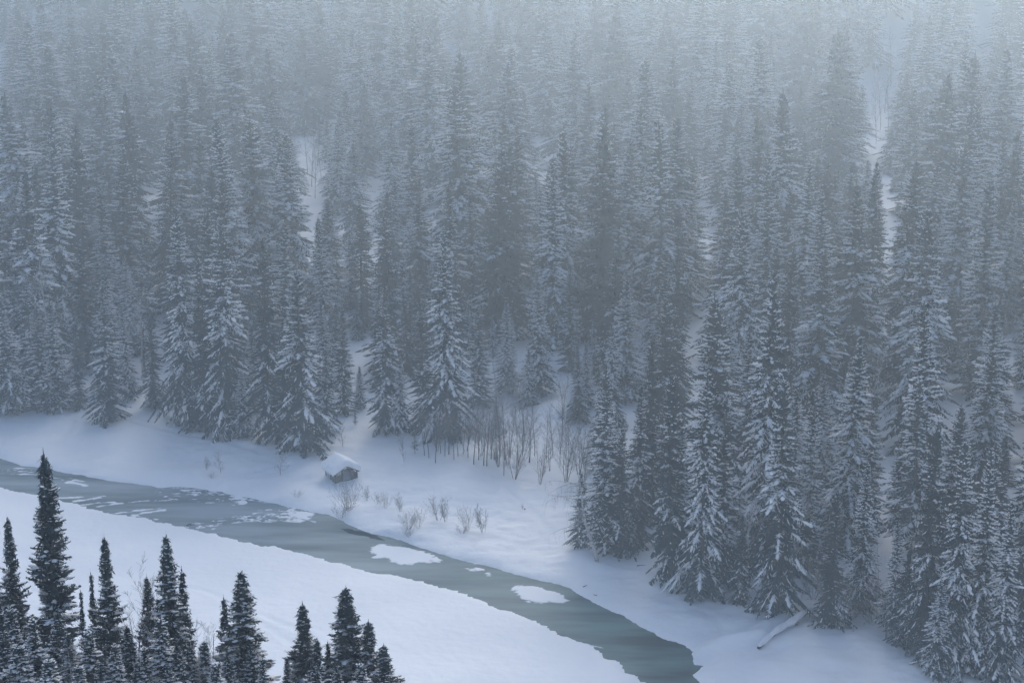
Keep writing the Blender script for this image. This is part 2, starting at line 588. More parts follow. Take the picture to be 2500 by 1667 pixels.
water('open_water', px([(2030, 660), (2100, 668), (2160, 692), (2240, 708), (2320, 732), (2400, 756), (2470, 776), (2540, 796)], 400, 1150), 0.55,
      'dark sliver of open water along the far bank')
water('open_water', px([(255, 628), (285, 617), (320, 612), (350, 618)], 400, 1150), 0.32, 'small dark hole in the river ice')
water('open_water', px([(940, 535), (965, 530), (990, 530)], 400, 1150), 0.22, 'tiny dark hole beside the snow flecks')


# ------------------------------------------------------------------ spruce trees
def kites(g, p0, p1, w, drop, lift=0.0):
    """folded leaf-like tents along p0 -> p1"""
    d = norm(p1 - p0)
    up = np.array([0, 0, 1.0])
    q = np.cross(d, up)
    bad = np.linalg.norm(q, axis=1) < 0.15
    q[bad] = np.array([1.0, 0, 0])
    q = norm(q)
    mid = p0 + (p1 - p0) * 0.45
    n = len(p0)
    L_ = up * lift
    w = w[:, None]
    v = np.stack([p0 + L_, mid + L_, p1 + L_ * 0.7, mid + q * w - up * w * drop + L_ * 0.5, mid - q * w - up * w * drop + L_ * 0.5], 1)
    base = (np.arange(n) * 5)[:, None, None]
    f = np.array([[0, 3, 1], [1, 3, 2], [0, 1, 4], [1, 2, 4]])[None] + base
    g.add(v.reshape(-1, 3), f.reshape(-1, 3))


def lumps(g, p0, p1, r_, rng):
    """small rounded snow pillows lying along p0 -> p1"""
    n = len(p0)
    d = norm(p1 - p0)
    up = np.array([0, 0, 1.0])
    q = norm(np.cross(d, up) + 1e-6)
    k = 6
    a = np.arange(k) / k * 2 * np.pi
    rings = []
    for t, rr in ((0.22, 0.85), (0.66, 1.0)):
        c = p0 + (p1 - p0) * t
        ca = (np.cos(a)[None, :, None] * q[:, None, :] * r_[:, None, None] * rr * rng.uniform(0.8, 1.2, (n, 1, 1)))
        sa = (np.sin(a)[None, :, None] * up[None, None, :] * r_[:, None, None] * rr * 0.85)
        sa[:, a > np.pi, :] *= 0.6
        rings.append(c[:, None, :] + ca + sa)
    v = np.concatenate([p0[:, None, :], rings[0], rings[1], p1[:, None, :]], 1)
    f = []
    for i in range(k):
        j = (i + 1) % k
        f += [[0, 1 + j, 1 + i], [1 + i, 1 + j, 1 + k + i], [1 + j, 1 + k + j, 1 + k + i], [1 + k + i, 1 + k + j, 1 + 2 * k]]
    f = np.array(f)[None] + (np.arange(n) * (2 * k + 2))[:, None, None]
    g.add(v.reshape(-1, 3), f.reshape(-1, 3))


def tube(g, pts, rad, k=6):
    pts = np.array(pts, float)
    n = len(pts)
    t = norm(np.gradient(pts, axis=0))
    ref = np.array([0.0, 0, 1]) if abs(t[0][2]) < 0.9 else np.array([1.0, 0, 0])
    q = norm(np.cross(t, ref))
    w = np.cross(t, q)
    a = np.arange(k) / k * 2 * np.pi
    v = pts[:, None, :] + (np.cos(a)[None, :, None] * q[:, None] + np.sin(a)[None, :, None] * w[:, None]) * np.array(rad)[:, None, None]
    f = []
    for i in range(n - 1):
        for j in range(k):
            b0, b1 = i * k + j, i * k + (j + 1) % k
            f += [(b0, b1, b0 + k), (b1, b1 + k, b0 + k)]
    # end caps
    v = np.concatenate([v.reshape(-1, 3), pts[:1], pts[-1:]])
    e0, e1 = n * k, n * k + 1
    for j in range(k):
        f += [(e0, (j + 1) % k, j), (e1, (n - 1) * k + j, (n - 1) * k + (j + 1) % k)]
    g.add(v, f)


def make_spruce(name, seed, H=20.0, rad=2.6, zb=0.6, droop=0.42, snow=0.5, dens=1.0, pe=0.8, irr=0.35, hang=0.45, e_low=-4, e_top=38, lump=0.5, gaps=0.08, fine=1.0, blunt=0.06, tipl=0.18):
    rng = np.random.default_rng(seed)
    sc = H / 20.0
    zs, ts = [], []
    z = zb
    while z < H * 0.985:
        t = (z - zb) / (H - zb)
        zs.append(z); ts.append(t)
        z += (0.46 * (1 - t) + 0.24 * t) * sc / dens * rng.uniform(0.75, 1.25)
    bz, baz, bt = [], [], []
    for z, t in zip(zs, ts):
        n = rng.integers(5, 8) if t < 0.9 else rng.integers(3, 5)
        a0 = rng.uniform(0, 6.28)
        for k in range(n):
            bz.append(z + rng.normal(0, 0.10) * sc)
            baz.append(a0 + k * 6.283 / n + rng.normal(0, 0.25))
            bt.append(t)
    bz, baz, bt = map(np.array, (bz, baz, bt))
    nb = len(bz)
    # uneven outline: long branches in places, thin spots elsewhere
    lob = vnoise(baz / 6.283 * 5 + 40, bz / (1.6 * sc), seed) + 0.6 * vnoise(baz * 0 + 3, bz / (1.1 * sc), seed + 3)
    taper = np.minimum(1, (1.03 - bt) / 0.07)
    prof = ((1 - bt) ** pe * (1 - blunt) + blunt) * (0.80 + 0.20 * np.minimum(1, bt / 0.10)) * taper
    BL = rad * prof * rng.uniform(0.72, 1.12, nb) * (1 + irr * 1.5 * lob)
    BL = np.maximum(BL, (tipl + 0.08 * rng.random(nb)) * sc)
    keep = rng.random(nb) > gaps
    bz, baz, bt, BL = bz[keep], baz[keep], bt[keep], BL[keep]
    nb = len(bz)
    e0 = np.radians(e_low + (e_top - e_low) * bt ** 1.6 + rng.normal(0, 6, nb))
    dr = droop * (1 - 0.55 * bt) * rng.uniform(0.7, 1.3, nb)
    tip = dr * 0.35
    # whole boughs are either loaded or shaken bare, in patches
    pn = 0.75 * vnoise(baz / 6.283 * 4 + 7, bz / (1.1 * sc), seed + 8) + rng.normal(0, 0.20, nb)
    heavy = pn > (0.5 - snow) * 1.0
    bsnow = np.where(heavy, rng.uniform(0.65, 1.0, nb), rng.uniform(0.0, 0.14, nb))
    low = 0.12 + 0.88 * sstep(0.05, 0.55, bt)
    heavy &= rng.random(nb) < low + 0.15
    bsnow = np.where(heavy, bsnow, bsnow * 0.4) * (0.5 + 0.5 * low)

    def pos(i, s):
        r_ = BL[i] * s * (1 - 0.10 * s * s)
        zz = bz[i] + BL[i] * (np.tan(e0[i]) * s - dr[i] * s ** 2 + tip[i] * s ** 3)
        return np.stack([np.cos(baz[i]) * r_, np.sin(baz[i]) * r_, zz], -1)

    gn, gs = Geo(), Geo()
    # branch spines
    K = 4
    i = np.repeat(np.arange(nb), K)
    s0 = np.tile(np.arange(K) / K, nb)
    p0, p1 = pos(i, s0), pos(i, np.minimum(s0 + 1.35 / K, 1.04))
    wid = (0.085 + 0.03 * rng.random(len(i))) * sc / fine ** 0.5 * np.clip(BL[i] / sc, 0.5, 1.2)
    kites(gn, p0, p1, wid, 1.5)
    m = (rng.random(len(i)) < bsnow[i] * (0.45 + 0.6 * s0)) & (s0 > 0.1)
    kites(gs, p0[m], p1[m], wid[m] * 1.05, 0.85, 0.06 * sc)
    # side sprays
    nl = np.maximum(2, (BL / (0.15 * sc) * dens * fine).astype(int)) * 2
    i = np.repeat(np.arange(nb), nl)
    n = len(i)
    s = 0.12 + 0.88 * rng.random(n) ** 0.85
    side = np.where(rng.random(n) < 0.5, -1.0, 1.0)
    ln = np.clip(0.40 * BL[i] * (1.08 - s), 0.13 * sc, 0.70 * sc) * rng.uniform(0.7, 1.25, n)
    p0 = pos(i, s)
    tang = norm(pos(i, s + 0.04) - pos(i, s - 0.04))
    sd = np.stack([-np.sin(baz[i]), np.cos(baz[i]), np.zeros(n)], -1) * side[:, None]
    ph = rng.normal(0.95, 0.22, n)[:, None]
    d = tang * np.cos(ph) + sd * np.sin(ph)
    d[:, 2] -= hang * rng.uniform(0.3, 1.3, n) * (1 - 0.6 * bt[i])
    d[:, 2] += 0.22 * bt[i]
    d = norm(d)
    p1 = p0 + d * ln[:, None]
    wid = rng.uniform(0.045, 0.085, n) * sc / fine ** 0.6
    kites(gn, p0, p1, wid, 1.3)
    m = rng.random(n) < bsnow[i] * (0.40 + 0.60 * s)
    kites(gs, p0[m], p1[m], wid[m] * rng.uniform(0.75, 1.2, m.sum()), 0.8, 0.05 * sc)
    # hanging inner twigs keep the crown closed round the stem
    n = int(nb * 5 * fine)
    i = rng.integers(0, nb, n)
    s = rng.uniform(0.05, 0.75, n)
    p0 = pos(i, s) + rng.normal(0, 0.05, (n, 3)) * sc
    d = np.stack([np.cos(baz[i]) * 0.35, np.sin(baz[i]) * 0.35, -np.ones(n)], -1) + rng.normal(0, 0.3, (n, 3))
    p1 = p0 + norm(d) * (rng.uniform(0.15, 0.45, n) * sc)[:, None]
    kites(gn, p0, p1, rng.uniform(0.05, 0.11, n) * sc / fine ** 0.5, 0.6)
    # snow pillows: chains of rounded loads along the loaded boughs
    hb = np.where(heavy)[0]
    i = np.repeat(hb, 3)
    s = np.tile(np.array([0.30, 0.55, 0.78]), len(hb)) + rng.normal(0, 0.05, len(i))
    m = rng.random(len(i)) < 0.35 + 0.45 * lump
    i, s = i[m], s[m]
    p0, p1 = pos(i, s), pos(i, np.minimum(s + rng.uniform(0.18, 0.34, len(i)), 1.05))
    off = np.array([0, 0, 0.04 * sc])
    rr = np.clip(rng.uniform(0.07, 0.15, len(i)) * (0.55 + 0.42 * BL[i] / sc), 0.05, 0.24) * sc / fine ** 0.3
    lumps(gs, p0 + off, p1 + off, rr, rng)
    n = int(nb * lump * 0.4)
    if n > 0:
        i = rng.integers(0, nb, n)
        s = rng.uniform(0.6, 0.98, n)
        p0, p1 = pos(i, s), pos(i, np.minimum(s + 0.16 * sc / np.maximum(BL[i], 0.3 * sc), 1.08))
        lumps(gs, p0 + off, p1 + off, rng.uniform(0.05, 0.12, n) * sc, rng)
    # leader: a thin spike with a few short upright shoots
    n = 7
    p0 = np.stack([np.zeros(n), np.zeros(n), H * (0.955 + 0.006 * np.arange(n))], -1)
    a = np.arange(n) * 2.4
    p1 = p0 + np.stack([np.cos(a) * 0.09, np.sin(a) * 0.09, 0.26 + 0 * a], -1) * sc
    kites(gn, p0, p1, np.full(n, 0.030 * sc), 0.3)
    kites(gn, np.array([[0, 0, 0.97 * H], [0, 0, 0.97 * H]]), np.array([[0, 0.01, 1.025 * H], [0.01, 0, 1.025 * H]]), np.full(2, 0.022 * sc), 0.3)
    gt = Geo()
    hs = np.linspace(-0.4, H, 9)
    wob = rng.normal(0, 0.02 * sc, (9, 2)); wob[0] = 0
    pts = np.stack([wob[:, 0], wob[:, 1], hs], -1)
    tube(gt, pts, np.linspace(0.0125 * H, 0.0012 * H, 9), 7)
    return (gt.mesh(name + '_trunk', M['bark'], True), gn.mesh(name + '_crown', M['needles']),
            gs.mesh(name + '_snow', M['snow_load'], True), H)


SPR = {}
# name: builder settings
defs = {
    'slim_a': dict(seed=1, rad=2.9, pe=0.86, droop=0.35, snow=0.52, lump=0.7, fine=1.5, e_low=-6),
    'slim_b': dict(seed=2, rad=3.1, pe=0.95, droop=0.45, snow=0.30, irr=0.6, lump=0.5, fine=1.5, e_low=-10),
    'slim_c': dict(seed=3, rad=2.6, pe=0.80, droop=0.30, snow=0.70, lump=0.8, irr=0.35, fine=1.5),
    'mid_a': dict(seed=4, rad=3.9, pe=0.98, droop=0.42, snow=0.48, e_low=-16, hang=0.55, lump=0.7, fine=1.5),
    'mid_b': dict(seed=5, rad=3.7, pe=0.90, droop=0.45, snow=0.28, irr=0.6, e_low=-20, hang=0.6, lump=0.6, fine=1.5),
    'mid_c': dict(seed=6, rad=3.6, pe=1.02, droop=0.4, snow=0.72, irr=0.4, lump=1.0, fine=1.5, e_low=-12),
    'broad_a': dict(seed=7, rad=4.6, pe=1.0, droop=0.35, snow=0.50, e_low=-24, hang=0.65, lump=0.8, fine=1.5),
    'broad_b': dict(seed=8, rad=4.4, pe=1.05, droop=0.38, snow=0.62, irr=0.5, e_low=-27, hang=0.65, lump=0.8, fine=1.5),
    'open_a': dict(seed=9, rad=3.4, pe=0.9, droop=0.5, snow=0.70, dens=0.62, gaps=0.22, zb=3.5, irr=0.6, lump=0.4, fine=1.3),
    'open_b': dict(seed=10, rad=3.0, pe=0.8, droop=0.6, snow=0.64, dens=0.7, gaps=0.18, zb=4.5, irr=0.6, lump=0.6, fine=1.3),
    'laden_a': dict(seed=11, rad=2.9, pe=0.9, droop=0.5, snow=0.88, lump=1.4, irr=0.4, fine=1.5),
    'laden_b': dict(seed=12, rad=3.4, pe=0.95, droop=0.55, snow=0.80, lump=1.2, irr=0.5, e_low=-14, fine=1.5),
    # camera-side trees: darker, finer
    'bank_a': dict(seed=21, rad=1.9, pe=0.70, droop=0.28, snow=0.34, dens=1.25, lump=0.45, irr=0.5, e_low=6, fine=2.6, blunt=0.0, tipl=0.06),
    'bank_b': dict(seed=22, rad=2.5, pe=0.88, droop=0.30, snow=0.38, dens=1.2, lump=0.45, irr=0.5, e_low=4, fine=2.6, blunt=0.0, tipl=0.06),
    'bank_c': dict(seed=23, rad=3.0, pe=0.90, droop=0.40, snow=0.50, dens=1.2, lump=0.6, irr=0.4, e_low=-4, fine=2.4, blunt=0.0, tipl=0.06),
    'bank_d': dict(seed=24, rad=2.1, pe=0.92, droop=0.30, snow=0.32, dens=0.9, lump=0.3, irr=0.6, gaps=0.2, e_low=5, fine=2.4, blunt=0.0, tipl=0.06),
    'bank_e': dict(seed=25, rad=2.6, pe=0.85, droop=0.45, snow=0.70, dens=1.1, lump=1.5, irr=0.5, fine=1.8),
}
for k_, kw in defs.items():
    SPR[k_] = make_spruce('spruce_' + k_, **kw)


def place_tree(kind, x, y, h, width, label, group=None, rz=0.0, lean=(0, 0), z=None, cat='spruce', name='spruce_tree'):
    tr, cr, sn, H = SPR[kind]
    e = bpy.data.objects.new(name, None)
    COL.objects.link(e)
    zz = tz(x, y) if z is None else z
    e.location = (x, y, zz - 0.05)
    s = h / H
    e.scale = (s * width, s * width, s)
    e.rotation_euler = (lean[0], lean[1], rz)
    e.empty_display_size = 0.5
    link('trunk', tr, e)
    c = link('crown', cr, e)
    c['kind'] = 'stuff'
    link('snow_load', sn, c)['kind'] = 'stuff'
    tag(e, label, cat, group)
    return e


rng = np.random.default_rng(77)
silhouettes = []       # (u, v_base, v_top, half width px) of everything placed


def note(x, y, z, h, half_m):
    u0, v0 = project((x, y, z))
    u1, v1 = project((x, y, z + h))
    half = F_PX * half_m / math.hypot(y, CAM_H)
    silhouettes.append((u0, v0, v1, half))


def top_height(x, y, z, v_top):
    """tree height whose tip lies on the photograph's line v_top"""
    d = ray(1250, v_top)
    zt = CAM_H + d[2] / d[1] * y
    return zt - z


# --- trees on the camera-side slope: only their tops rise into the view
fg = [  # tip u, tip v, y, kind, width factor, label
    (17, 1259, 58, 'bank_b', 0.85, 'dark spire spruce standing behind the tallest tree of the near slope'),
    (106, 1106, 57, 'bank_a', 1.02, 'tallest dark columnar spruce rising from the near slope'),
    (254, 1307, 57, 'bank_b', 0.88, 'dark slender spruce beside the bare grey trees on the near slope'),
    (221, 1394, 59, 'bank_d', 0.55, 'slim young spruce tucked against a slender dark spruce'),
    (196, 1436, 55, 'bank_d', 0.45, 'thin sparse spruce sapling between two dark spruces'),
    (358, 1404, 58, 'bank_b', 0.80, 'shorter dark spruce pressed against the pointed near-slope spruce'),
    (404, 1302, 57, 'bank_c', 0.95, 'sharply pointed dark spruce with layered boughs on the near slope'),
    (443, 1387, 58, 'bank_d', 0.90, 'airy dark spruce just beyond the sharply pointed spruce'),
    (546, 1455, 58, 'bank_d', 0.85, 'small open spruce beside the broad layered spruce'),
    (588, 1390, 56, 'bank_c', 1.15, 'broad layered spruce with snow-edged boughs on the near slope'),
    (498, 1560, 54, 'bank_e', 0.9, 'short spruce carrying heavy snow pillows near the broad spruce'),
    (738, 1470, 57, 'bank_b', 1.0, 'lone dark spruce with snow-tipped stubby branches'),
    (774, 1557, 55, 'bank_b', 0.8, 'short dark spruce leaning into the snow-tipped stubby spruce'),
    (800, 1563, 57, 'bank_d', 0.8, 'little dark spruce between two taller near-slope spruces'),
    (844, 1432, 57, 'bank_a', 1.25, 'bushy dark spruce, tallest of the outer clump on the near slope'),
    (899, 1514, 57, 'bank_b', 1.1, 'dark bushy spruce second in the outer clump'),
    (936, 1570, 56, 'bank_b', 1.2, 'outermost squat dark spruce of the near slope clump'),
    (279, 1567, 52, 'bank_e', 0.8, 'small snow-heaped spruce below the slender dark spruce'),
    (77, 1506, 53, 'bank_e', 0.8, 'snowy spruce standing before the tallest dark spruce'),
    (23, 1478, 54, 'bank_e', 0.75, 'snow-dusted open spruce before the dark spire'),
    (165, 1545, 53, 'bank_c', 0.9, 'dark spruce with white-edged boughs under the thin sapling'),
    (352, 1575, 53, 'bank_e', 0.8, 'snow-flecked young spruce under the pointed spruce'),
    (640, 1600, 54, 'bank_e', 0.7, 'low snowy spruce at the foot of the broad spruce'),
    (555, 1585, 54, 'bank_c', 0.8, 'half-hidden dark spruce before the broad spruce'),
    (432, 1560, 53, 'bank_c', 0.8, 'dark lower spruce between the pointed and broad spruces'),
    (-35, 1300, 57, 'bank_b', 1.0, 'dark spruce at the outer end of the near slope clump'),
    (820, 1610, 54, 'bank_c', 0.8, 'low dark spruce before the outer clump'),
    (700, 1600, 55, 'bank_b', 0.7, 'short dark spruce at the foot of the lone stubby spruce'),
]
for u, v, y, kind, wf, lab in fg:
    d = ray(u, v)
    t = y / d[1]
    x = d[0] * t
    zg = tz(x, y)
    h = CAM_H + d[2] * t - zg
    place_tree(kind, x, y, h, wf * 1.5 * min(1.5, max(0.9, 8.6 / h)), lab, 'spruces on the near slope', rng.uniform(0, 6.28), z=zg)

# lower trees packed between them
for u, v, y, kind, wf in [(140, 1490, 54, 'bank_c', 1.0), (215, 1535, 53, 'bank_e', 0.9), (310, 1525, 55, 'bank_c', 0.9), (392, 1505, 53, 'bank_e', 0.9), (462, 1570, 54, 'bank_c', 0.9),
                          (42, 1570, 52, 'bank_e', 1.0), (250, 1600, 52, 'bank_c', 1.0), (118, 1605, 51, 'bank_e', 1.0), (335, 1615, 52, 'bank_c', 1.0), (525, 1615, 53, 'bank_e', 0.9),
                          (612, 1570, 55, 'bank_c', 0.8), (5, 1520, 53, 'bank_c', 1.0), (190, 1620, 51, 'bank_e', 0.9), (410, 1620, 52, 'bank_c', 1.0), (765, 1610, 54, 'bank_c', 0.9), (880, 1615, 54, 'bank_e', 0.9)]:
    d = ray(u, v)
    t = y / d[1]
    x = d[0] * t
    zg = tz(x, y)
    h = CAM_H + d[2] * t - zg
    place_tree(kind, x, y, h, wf * 1.7 * max(0.9, min(1.6, 7.0 / h)), 'low snow-flecked spruce packed between the taller near-slope spruces', 'low spruces on the near slope', rng.uniform(0, 6.28), z=zg)

# --- trees along the far forest edge, read off the photograph (2352 wide): base u, base v, tip v, base width px, kind, label
edge = [
    (-30, 945, 660, 100, 'mid_a', 'snowy spruce at the upstream end of the forest edge'),
    (25, 945, 690, 118, 'mid_c', 'dense snowy spruce before the upstream forest, above the riverside snowfield'),
    (100, 940, 700, 85, 'slim_a', 'slim snowy spruce, one of a close pair above the snowfield'),
    (135, 940, 690, 85, 'slim_c', 'narrow spruce of the close pair, its needles finely dusted'),
    (185, 936, 760, 48, 'slim_b', 'small thin spruce between the close pair and a stout spruce'),
    (252, 966, 655, 105, 'mid_a', 'stout dark spruce standing forward alone on the snowfield'),
    (300, 920, 700, 55, 'laden_a', 'snow-heaped young spruce behind the stout lone spruce'),
    (355, 935, 720, 70, 'mid_b', 'small dark spruce back in the hollow of the forest edge'),
    (430, 968, 470, 125, 'broad_b', 'very tall dark spruce with long hanging boughs at the forest edge'),
    (475, 985, 590, 90, 'slim_b', 'dark narrow spruce squeezed beside the tall hanging spruce'),
    (525, 998, 490, 135, 'broad_a', 'tall layered spruce with white shelf-like boughs'),
    (560, 1003, 850, 80, 'mid_c', 'low bushy spruce skirting the tall layered spruce'),
    (620, 1010, 545, 120, 'mid_b', 'tall dark spruce behind the great skirted spruce'),
    (700, 1032, 615, 165, 'broad_a', 'great broad spruce with full snowy skirt facing the shelter'),
    (655, 1022, 760, 80, 'mid_b', 'dark spruce half hidden by the great skirted spruce'),
    (752, 995, 800, 60, 'mid_a', 'dark lower spruce on the shelter side of the great spruce'),
    (792, 950, 700, 65, 'slim_a', 'slim spruce at the mouth of the little clearing'),
    (828, 937, 840, 36, 'laden_a', 'tiny snow-heaped spruce in the little clearing'),
    (888, 990, 655, 100, 'mid_a', 'tall spruce bordering the little clearing'),
    (922, 990, 812, 62, 'laden_b', 'shorter snow-clotted spruce overlapping the clearing spruce'),
    (1030, 1000, 540, 150, 'broad_b', 'big drooping spruce with white fanned boughs above the grove'),
    (975, 985, 700, 80, 'slim_b', 'dark spruce between the clearing and the big drooping spruce'),
    (1100, 930, 700, 75, 'slim_a', 'slender spruce behind the grove of bare saplings'),
    (1165, 900, 690, 66, 'laden_a', 'white-laden slender spruce behind the bare grove'),
    (1213, 930, 800, 58, 'laden_b', 'small white-laden spruce at the top of the bare grove'),
    (1235, 905, 640, 85, 'mid_c', 'mid-sized snowy spruce near the snow-buried stump'),
    (1345, 935, 790, 66, 'laden_a', 'white-laden spruce just behind the snow-buried stump'),
    (1430, 915, 640, 112, 'mid_c', 'stout snowy spruce above the bend of the forest edge'),
    (1388, 1255, 850, 105, 'slim_c', 'tall dark spruce at the forest corner by the leaning birch'),
    (1335, 1255, 1085, 66, 'mid_b', 'young dark spruce under the leaning birch'),
    (1425, 1272, 955, 75, 'slim_b', 'narrow dark spruce beside the corner spruce'),
    (1465, 1250, 880, 85, 'mid_a', 'spruce with hanging white boughs behind the corner'),
    (1540, 1325, 862, 125, 'mid_b', 'tall spruce with white drooping boughs on the river terrace'),
    (1610, 1368, 845, 135, 'broad_b', 'tall wispy spruce beside the bare grey tree'),
    (1655, 1340, 900, 90, 'slim_a', 'dark spruce hidden behind the bare grey tree'),
    (1700, 1385, 1180, 70, 'mid_b', 'low dark spruce beneath the bare grey tree'),
    (1788, 1405, 862, 160, 'broad_a', 'great open-boughed spruce, each limb edged white, by the fallen log'),
    (1750, 1300, 625, 140, 'broad_b', 'very tall spruce rising behind the great open-boughed spruce'),
    (1850, 1310, 880, 85, 'slim_c', 'narrow spruce behind the fallen log'),
    (1905, 1438, 1120, 85, 'slim_b', 'thin-crowned spruce just past the fallen log'),
    (1975, 1400, 1055, 90, 'mid_c', 'spruce with thick white branch ends past the thin-crowned spruce'),
    (1990, 1210, 860, 85, 'slim_a', 'dark narrow spruce back among the grey bare crowns'),
    (2050, 1450, 1180, 66, 'laden_a', 'pale frosted small spruce in the undergrowth'),
    (2118, 1500, 965, 125, 'mid_b', 'dense dark spruce at the downstream forest edge'),
    (2185, 1535, 1010, 115, 'broad_b', 'leaning-boughed dark spruce above the snowy fallen trunk'),
    (2240, 1540, 1030, 110, 'mid_c', 'white-banded spruce above the snowy fallen trunk'),
    (2295, 1560, 1150, 100, 'laden_b', 'spruce with large snow clots beside the snowy fallen trunk'),
    (2338, 1480, 880, 120, 'mid_a', 'tall spruce at the downstream end of the forest edge'),
    (2070, 1480, 1260, 80, 'mid_b', 'bushy low spruce weighed down with snow at the downstream edge'),
    (2150, 1545, 1330, 90, 'laden_b', 'low snow-clotted spruce in front of the dense dark spruce'),
    (2390, 1560, 1050, 120, 'mid_b', 'dark spruce beyond the downstream end of the forest edge'),
]
placed = []
for u, v, vt, w, kind, lab in edge:
    x, y, z = ground(u * D, v * D)
    h = top_height(x, y, z, vt * D)
    dist = math.hypot(y, CAM_H - z)
    wm = w * D * dist / F_PX           # crown width in metres
    base_r = defs[kind]['rad'] * h / 20.0
    wf = np.clip(1.3 * wm / 2 / base_r, 0.8, 1.6)
    place_tree(kind, x, y, h, wf, lab, 'spruces along the far forest edge', rng.uniform(0, 6.28), (rng.normal(0, .012), rng.normal(0, .012)), z=z)
    placed.append((x, y, 2.2))

# --- the closed forest behind the edge
edge_line = [(-200, 930), (0, 925), (150, 925), (330, 925), (500, 960), (640, 985), (760, 940), (830, 900), (900, 930), (1000, 960), (1150, 905), (1230, 880),
             (1290, 870), (1340, 900), (1365, 1000), (1375, 1150), (1400, 1230), (1480, 1270), (1560, 1310), (1680, 1350), (1800, 1350), (1870, 1370),
             (1960, 1400), (2080, 1450), (2230, 1510), (2352, 1540), (2500, 1580)]
el = np.array([ground(a * D, c * D)[:2] for a, c in edge_line])
# clearings where the photograph shows bare snow (2352 wide)
clear = [np.array(c, float) * D for c in (
    [(715, 330), (719, 390), (728, 450), (730, 495)],
    [(1246, 345)],
    [(2050, 80), (2035, 160), (2020, 240), (2010, 320)],
    [(830, 850), (830, 920)])]


def blocks_clearing(x, y, z, h, half):
    u0, v0 = project((x, y, z))
    _, v1 = project((x, y, z + h))
    hw = F_PX * half / math.hypot(y, CAM_H)
    for c in clear:
        for (pu, pv) in c:
            if v1 < pv < v0 + 6:
                w = hw * ((pv - v1) / (v0 - v1)) ** 0.8 + (26 if pu > 2000 else 12)
                if abs(pu - u0) < w:
                    return True
    return False


fill_kinds = ['slim_a', 'slim_b', 'slim_c', 'mid_a', 'mid_b', 'mid_c', 'broad_a', 'broad_b', 'open_a', 'open_b', 'laden_a', 'laden_b']
fill_p = np.array([.13, .12, .12, .11, .10, .10, .06, .06, .04, .04, .06, .06])
fill_p /= fill_p.sum()
look = {'slim': 'slender snow-dusted spruce inside the misty forest behind the river',
        'mid': 'full-crowned snowy spruce inside the misty forest behind the river',
        'broad': 'broad spruce with long drooping white boughs inside the misty forest',
        'open': 'thin open-crowned spruce with bare lower stem inside the misty forest',
        'laden': 'spruce heavily loaded with white snow clumps inside the misty forest'}
GROUPS = {'slim': 'slender spruces inside the forest', 'mid': 'full-crowned spruces inside the forest', 'broad': 'broad drooping spruces inside the forest',
          'open': 'open-crowned spruces inside the forest', 'laden': 'snow-loaded spruces inside the forest'}
N_FILL = 205
cand_rng = np.random.default_rng(5)
pts_all, sig = [], []
occ = list(placed)
cell = {}


def near_any(x, y, r_):
    cx_, cy_ = int(x // 8), int(y // 8)
    for a in range(cx_ - 3, cx_ + 4):
        for c in range(cy_ - 3, cy_ + 4):
            for (qx, qy) in cell.get((a, c), ()):
                if (qx - x) ** 2 + (qy - y) ** 2 < r_ * r_:
                    return True
    return False


for qx, qy, _ in placed:
    cell.setdefault((int(qx // 8), int(qy // 8)), []).append((qx, qy))
for _ in range(22000):
    y = math.sqrt(cand_rng.uniform(160 ** 2, 800 ** 2))
    x = cand_rng.uniform(-1, 1) * (y * 0.296 + 26)
    # behind the forest edge only (the edge bends sharply at the corner by the leaning birch)
    if x < el[14, 0] + 4 and y < np.interp(x, el[:15, 0], el[:15, 1]) + 4:
        continue
    if x >= el[14, 0] + 4 and y < np.interp(x, el[15:, 0], el[15:, 1]) + 4:
        continue
    if near_any(x, y, cand_rng.uniform(13, 21) if y > 330 else cand_rng.uniform(6.2, 11)):
        continue
    kind = str(cand_rng.choice(fill_kinds, p=fill_p))
    h = cand_rng.uniform(17, 36) * (0.95 + 0.0009 * (min(y, 560) - 200))
    if cand_rng.random() < (0.35 if y < 270 else 0.14):
        h *= cand_rng.uniform(0.4, 0.7)
    z = tz(x, y)
    for _k in range(3):
        if not blocks_clearing(x, y, z, h, defs[kind]['rad'] * h / 20):
            break
        h *= 0.62
    else:
        continue
    cell.setdefault((int(x // 8), int(y // 8)), []).append((x, y))
    pts_all.append((x, y, z, h, kind))
# young spruces close the gaps near the forest edge
young = []
for _ in range(3000):
    if len(young) >= 48:
        break
    k_ = cand_rng.integers(0, len(el) - 1)
    t_ = cand_rng.random()
    q_ = el[k_] * (1 - t_) + el[k_ + 1] * t_
    x, y = q_[0] + cand_rng.uniform(-3, 3), q_[1] + cand_rng.uniform(3, 42)
    if abs(x) > y * 0.296 + 3 or near_any(x, y, 3.6):
        continue
    z = tz(x, y)
    h = cand_rng.uniform(6, 15)
    kind = str(cand_rng.choice(['mid_a', 'mid_c', 'slim_a', 'laden_a', 'mid_b', 'slim_b']))
    if blocks_clearing(x, y, z, h, defs[kind]['rad'] * h / 20):
        continue
    cell.setdefault((int(x // 8), int(y // 8)), []).append((x, y))
    young.append((x, y, z, h, kind))
for x, y, z, h, kind in young:
    place_tree(kind, x, y, h, cand_rng.uniform(0.9, 1.25), 'young half-grown spruce filling a gap under the taller forest edge trees', 'young spruces behind the forest edge',
               cand_rng.uniform(0, 6.28), (cand_rng.normal(0, .03), cand_rng.normal(0, .03)), z=z)
pts_all.sort(key=lambda p: p[1])
inview = lambda p: abs(p[0]) < p[1] * 0.296 + 7
near_set, fx = [], []
for p in pts_all:
    (near_set if (len(near_set) < N_FILL and inview(p)) else fx).append(p)
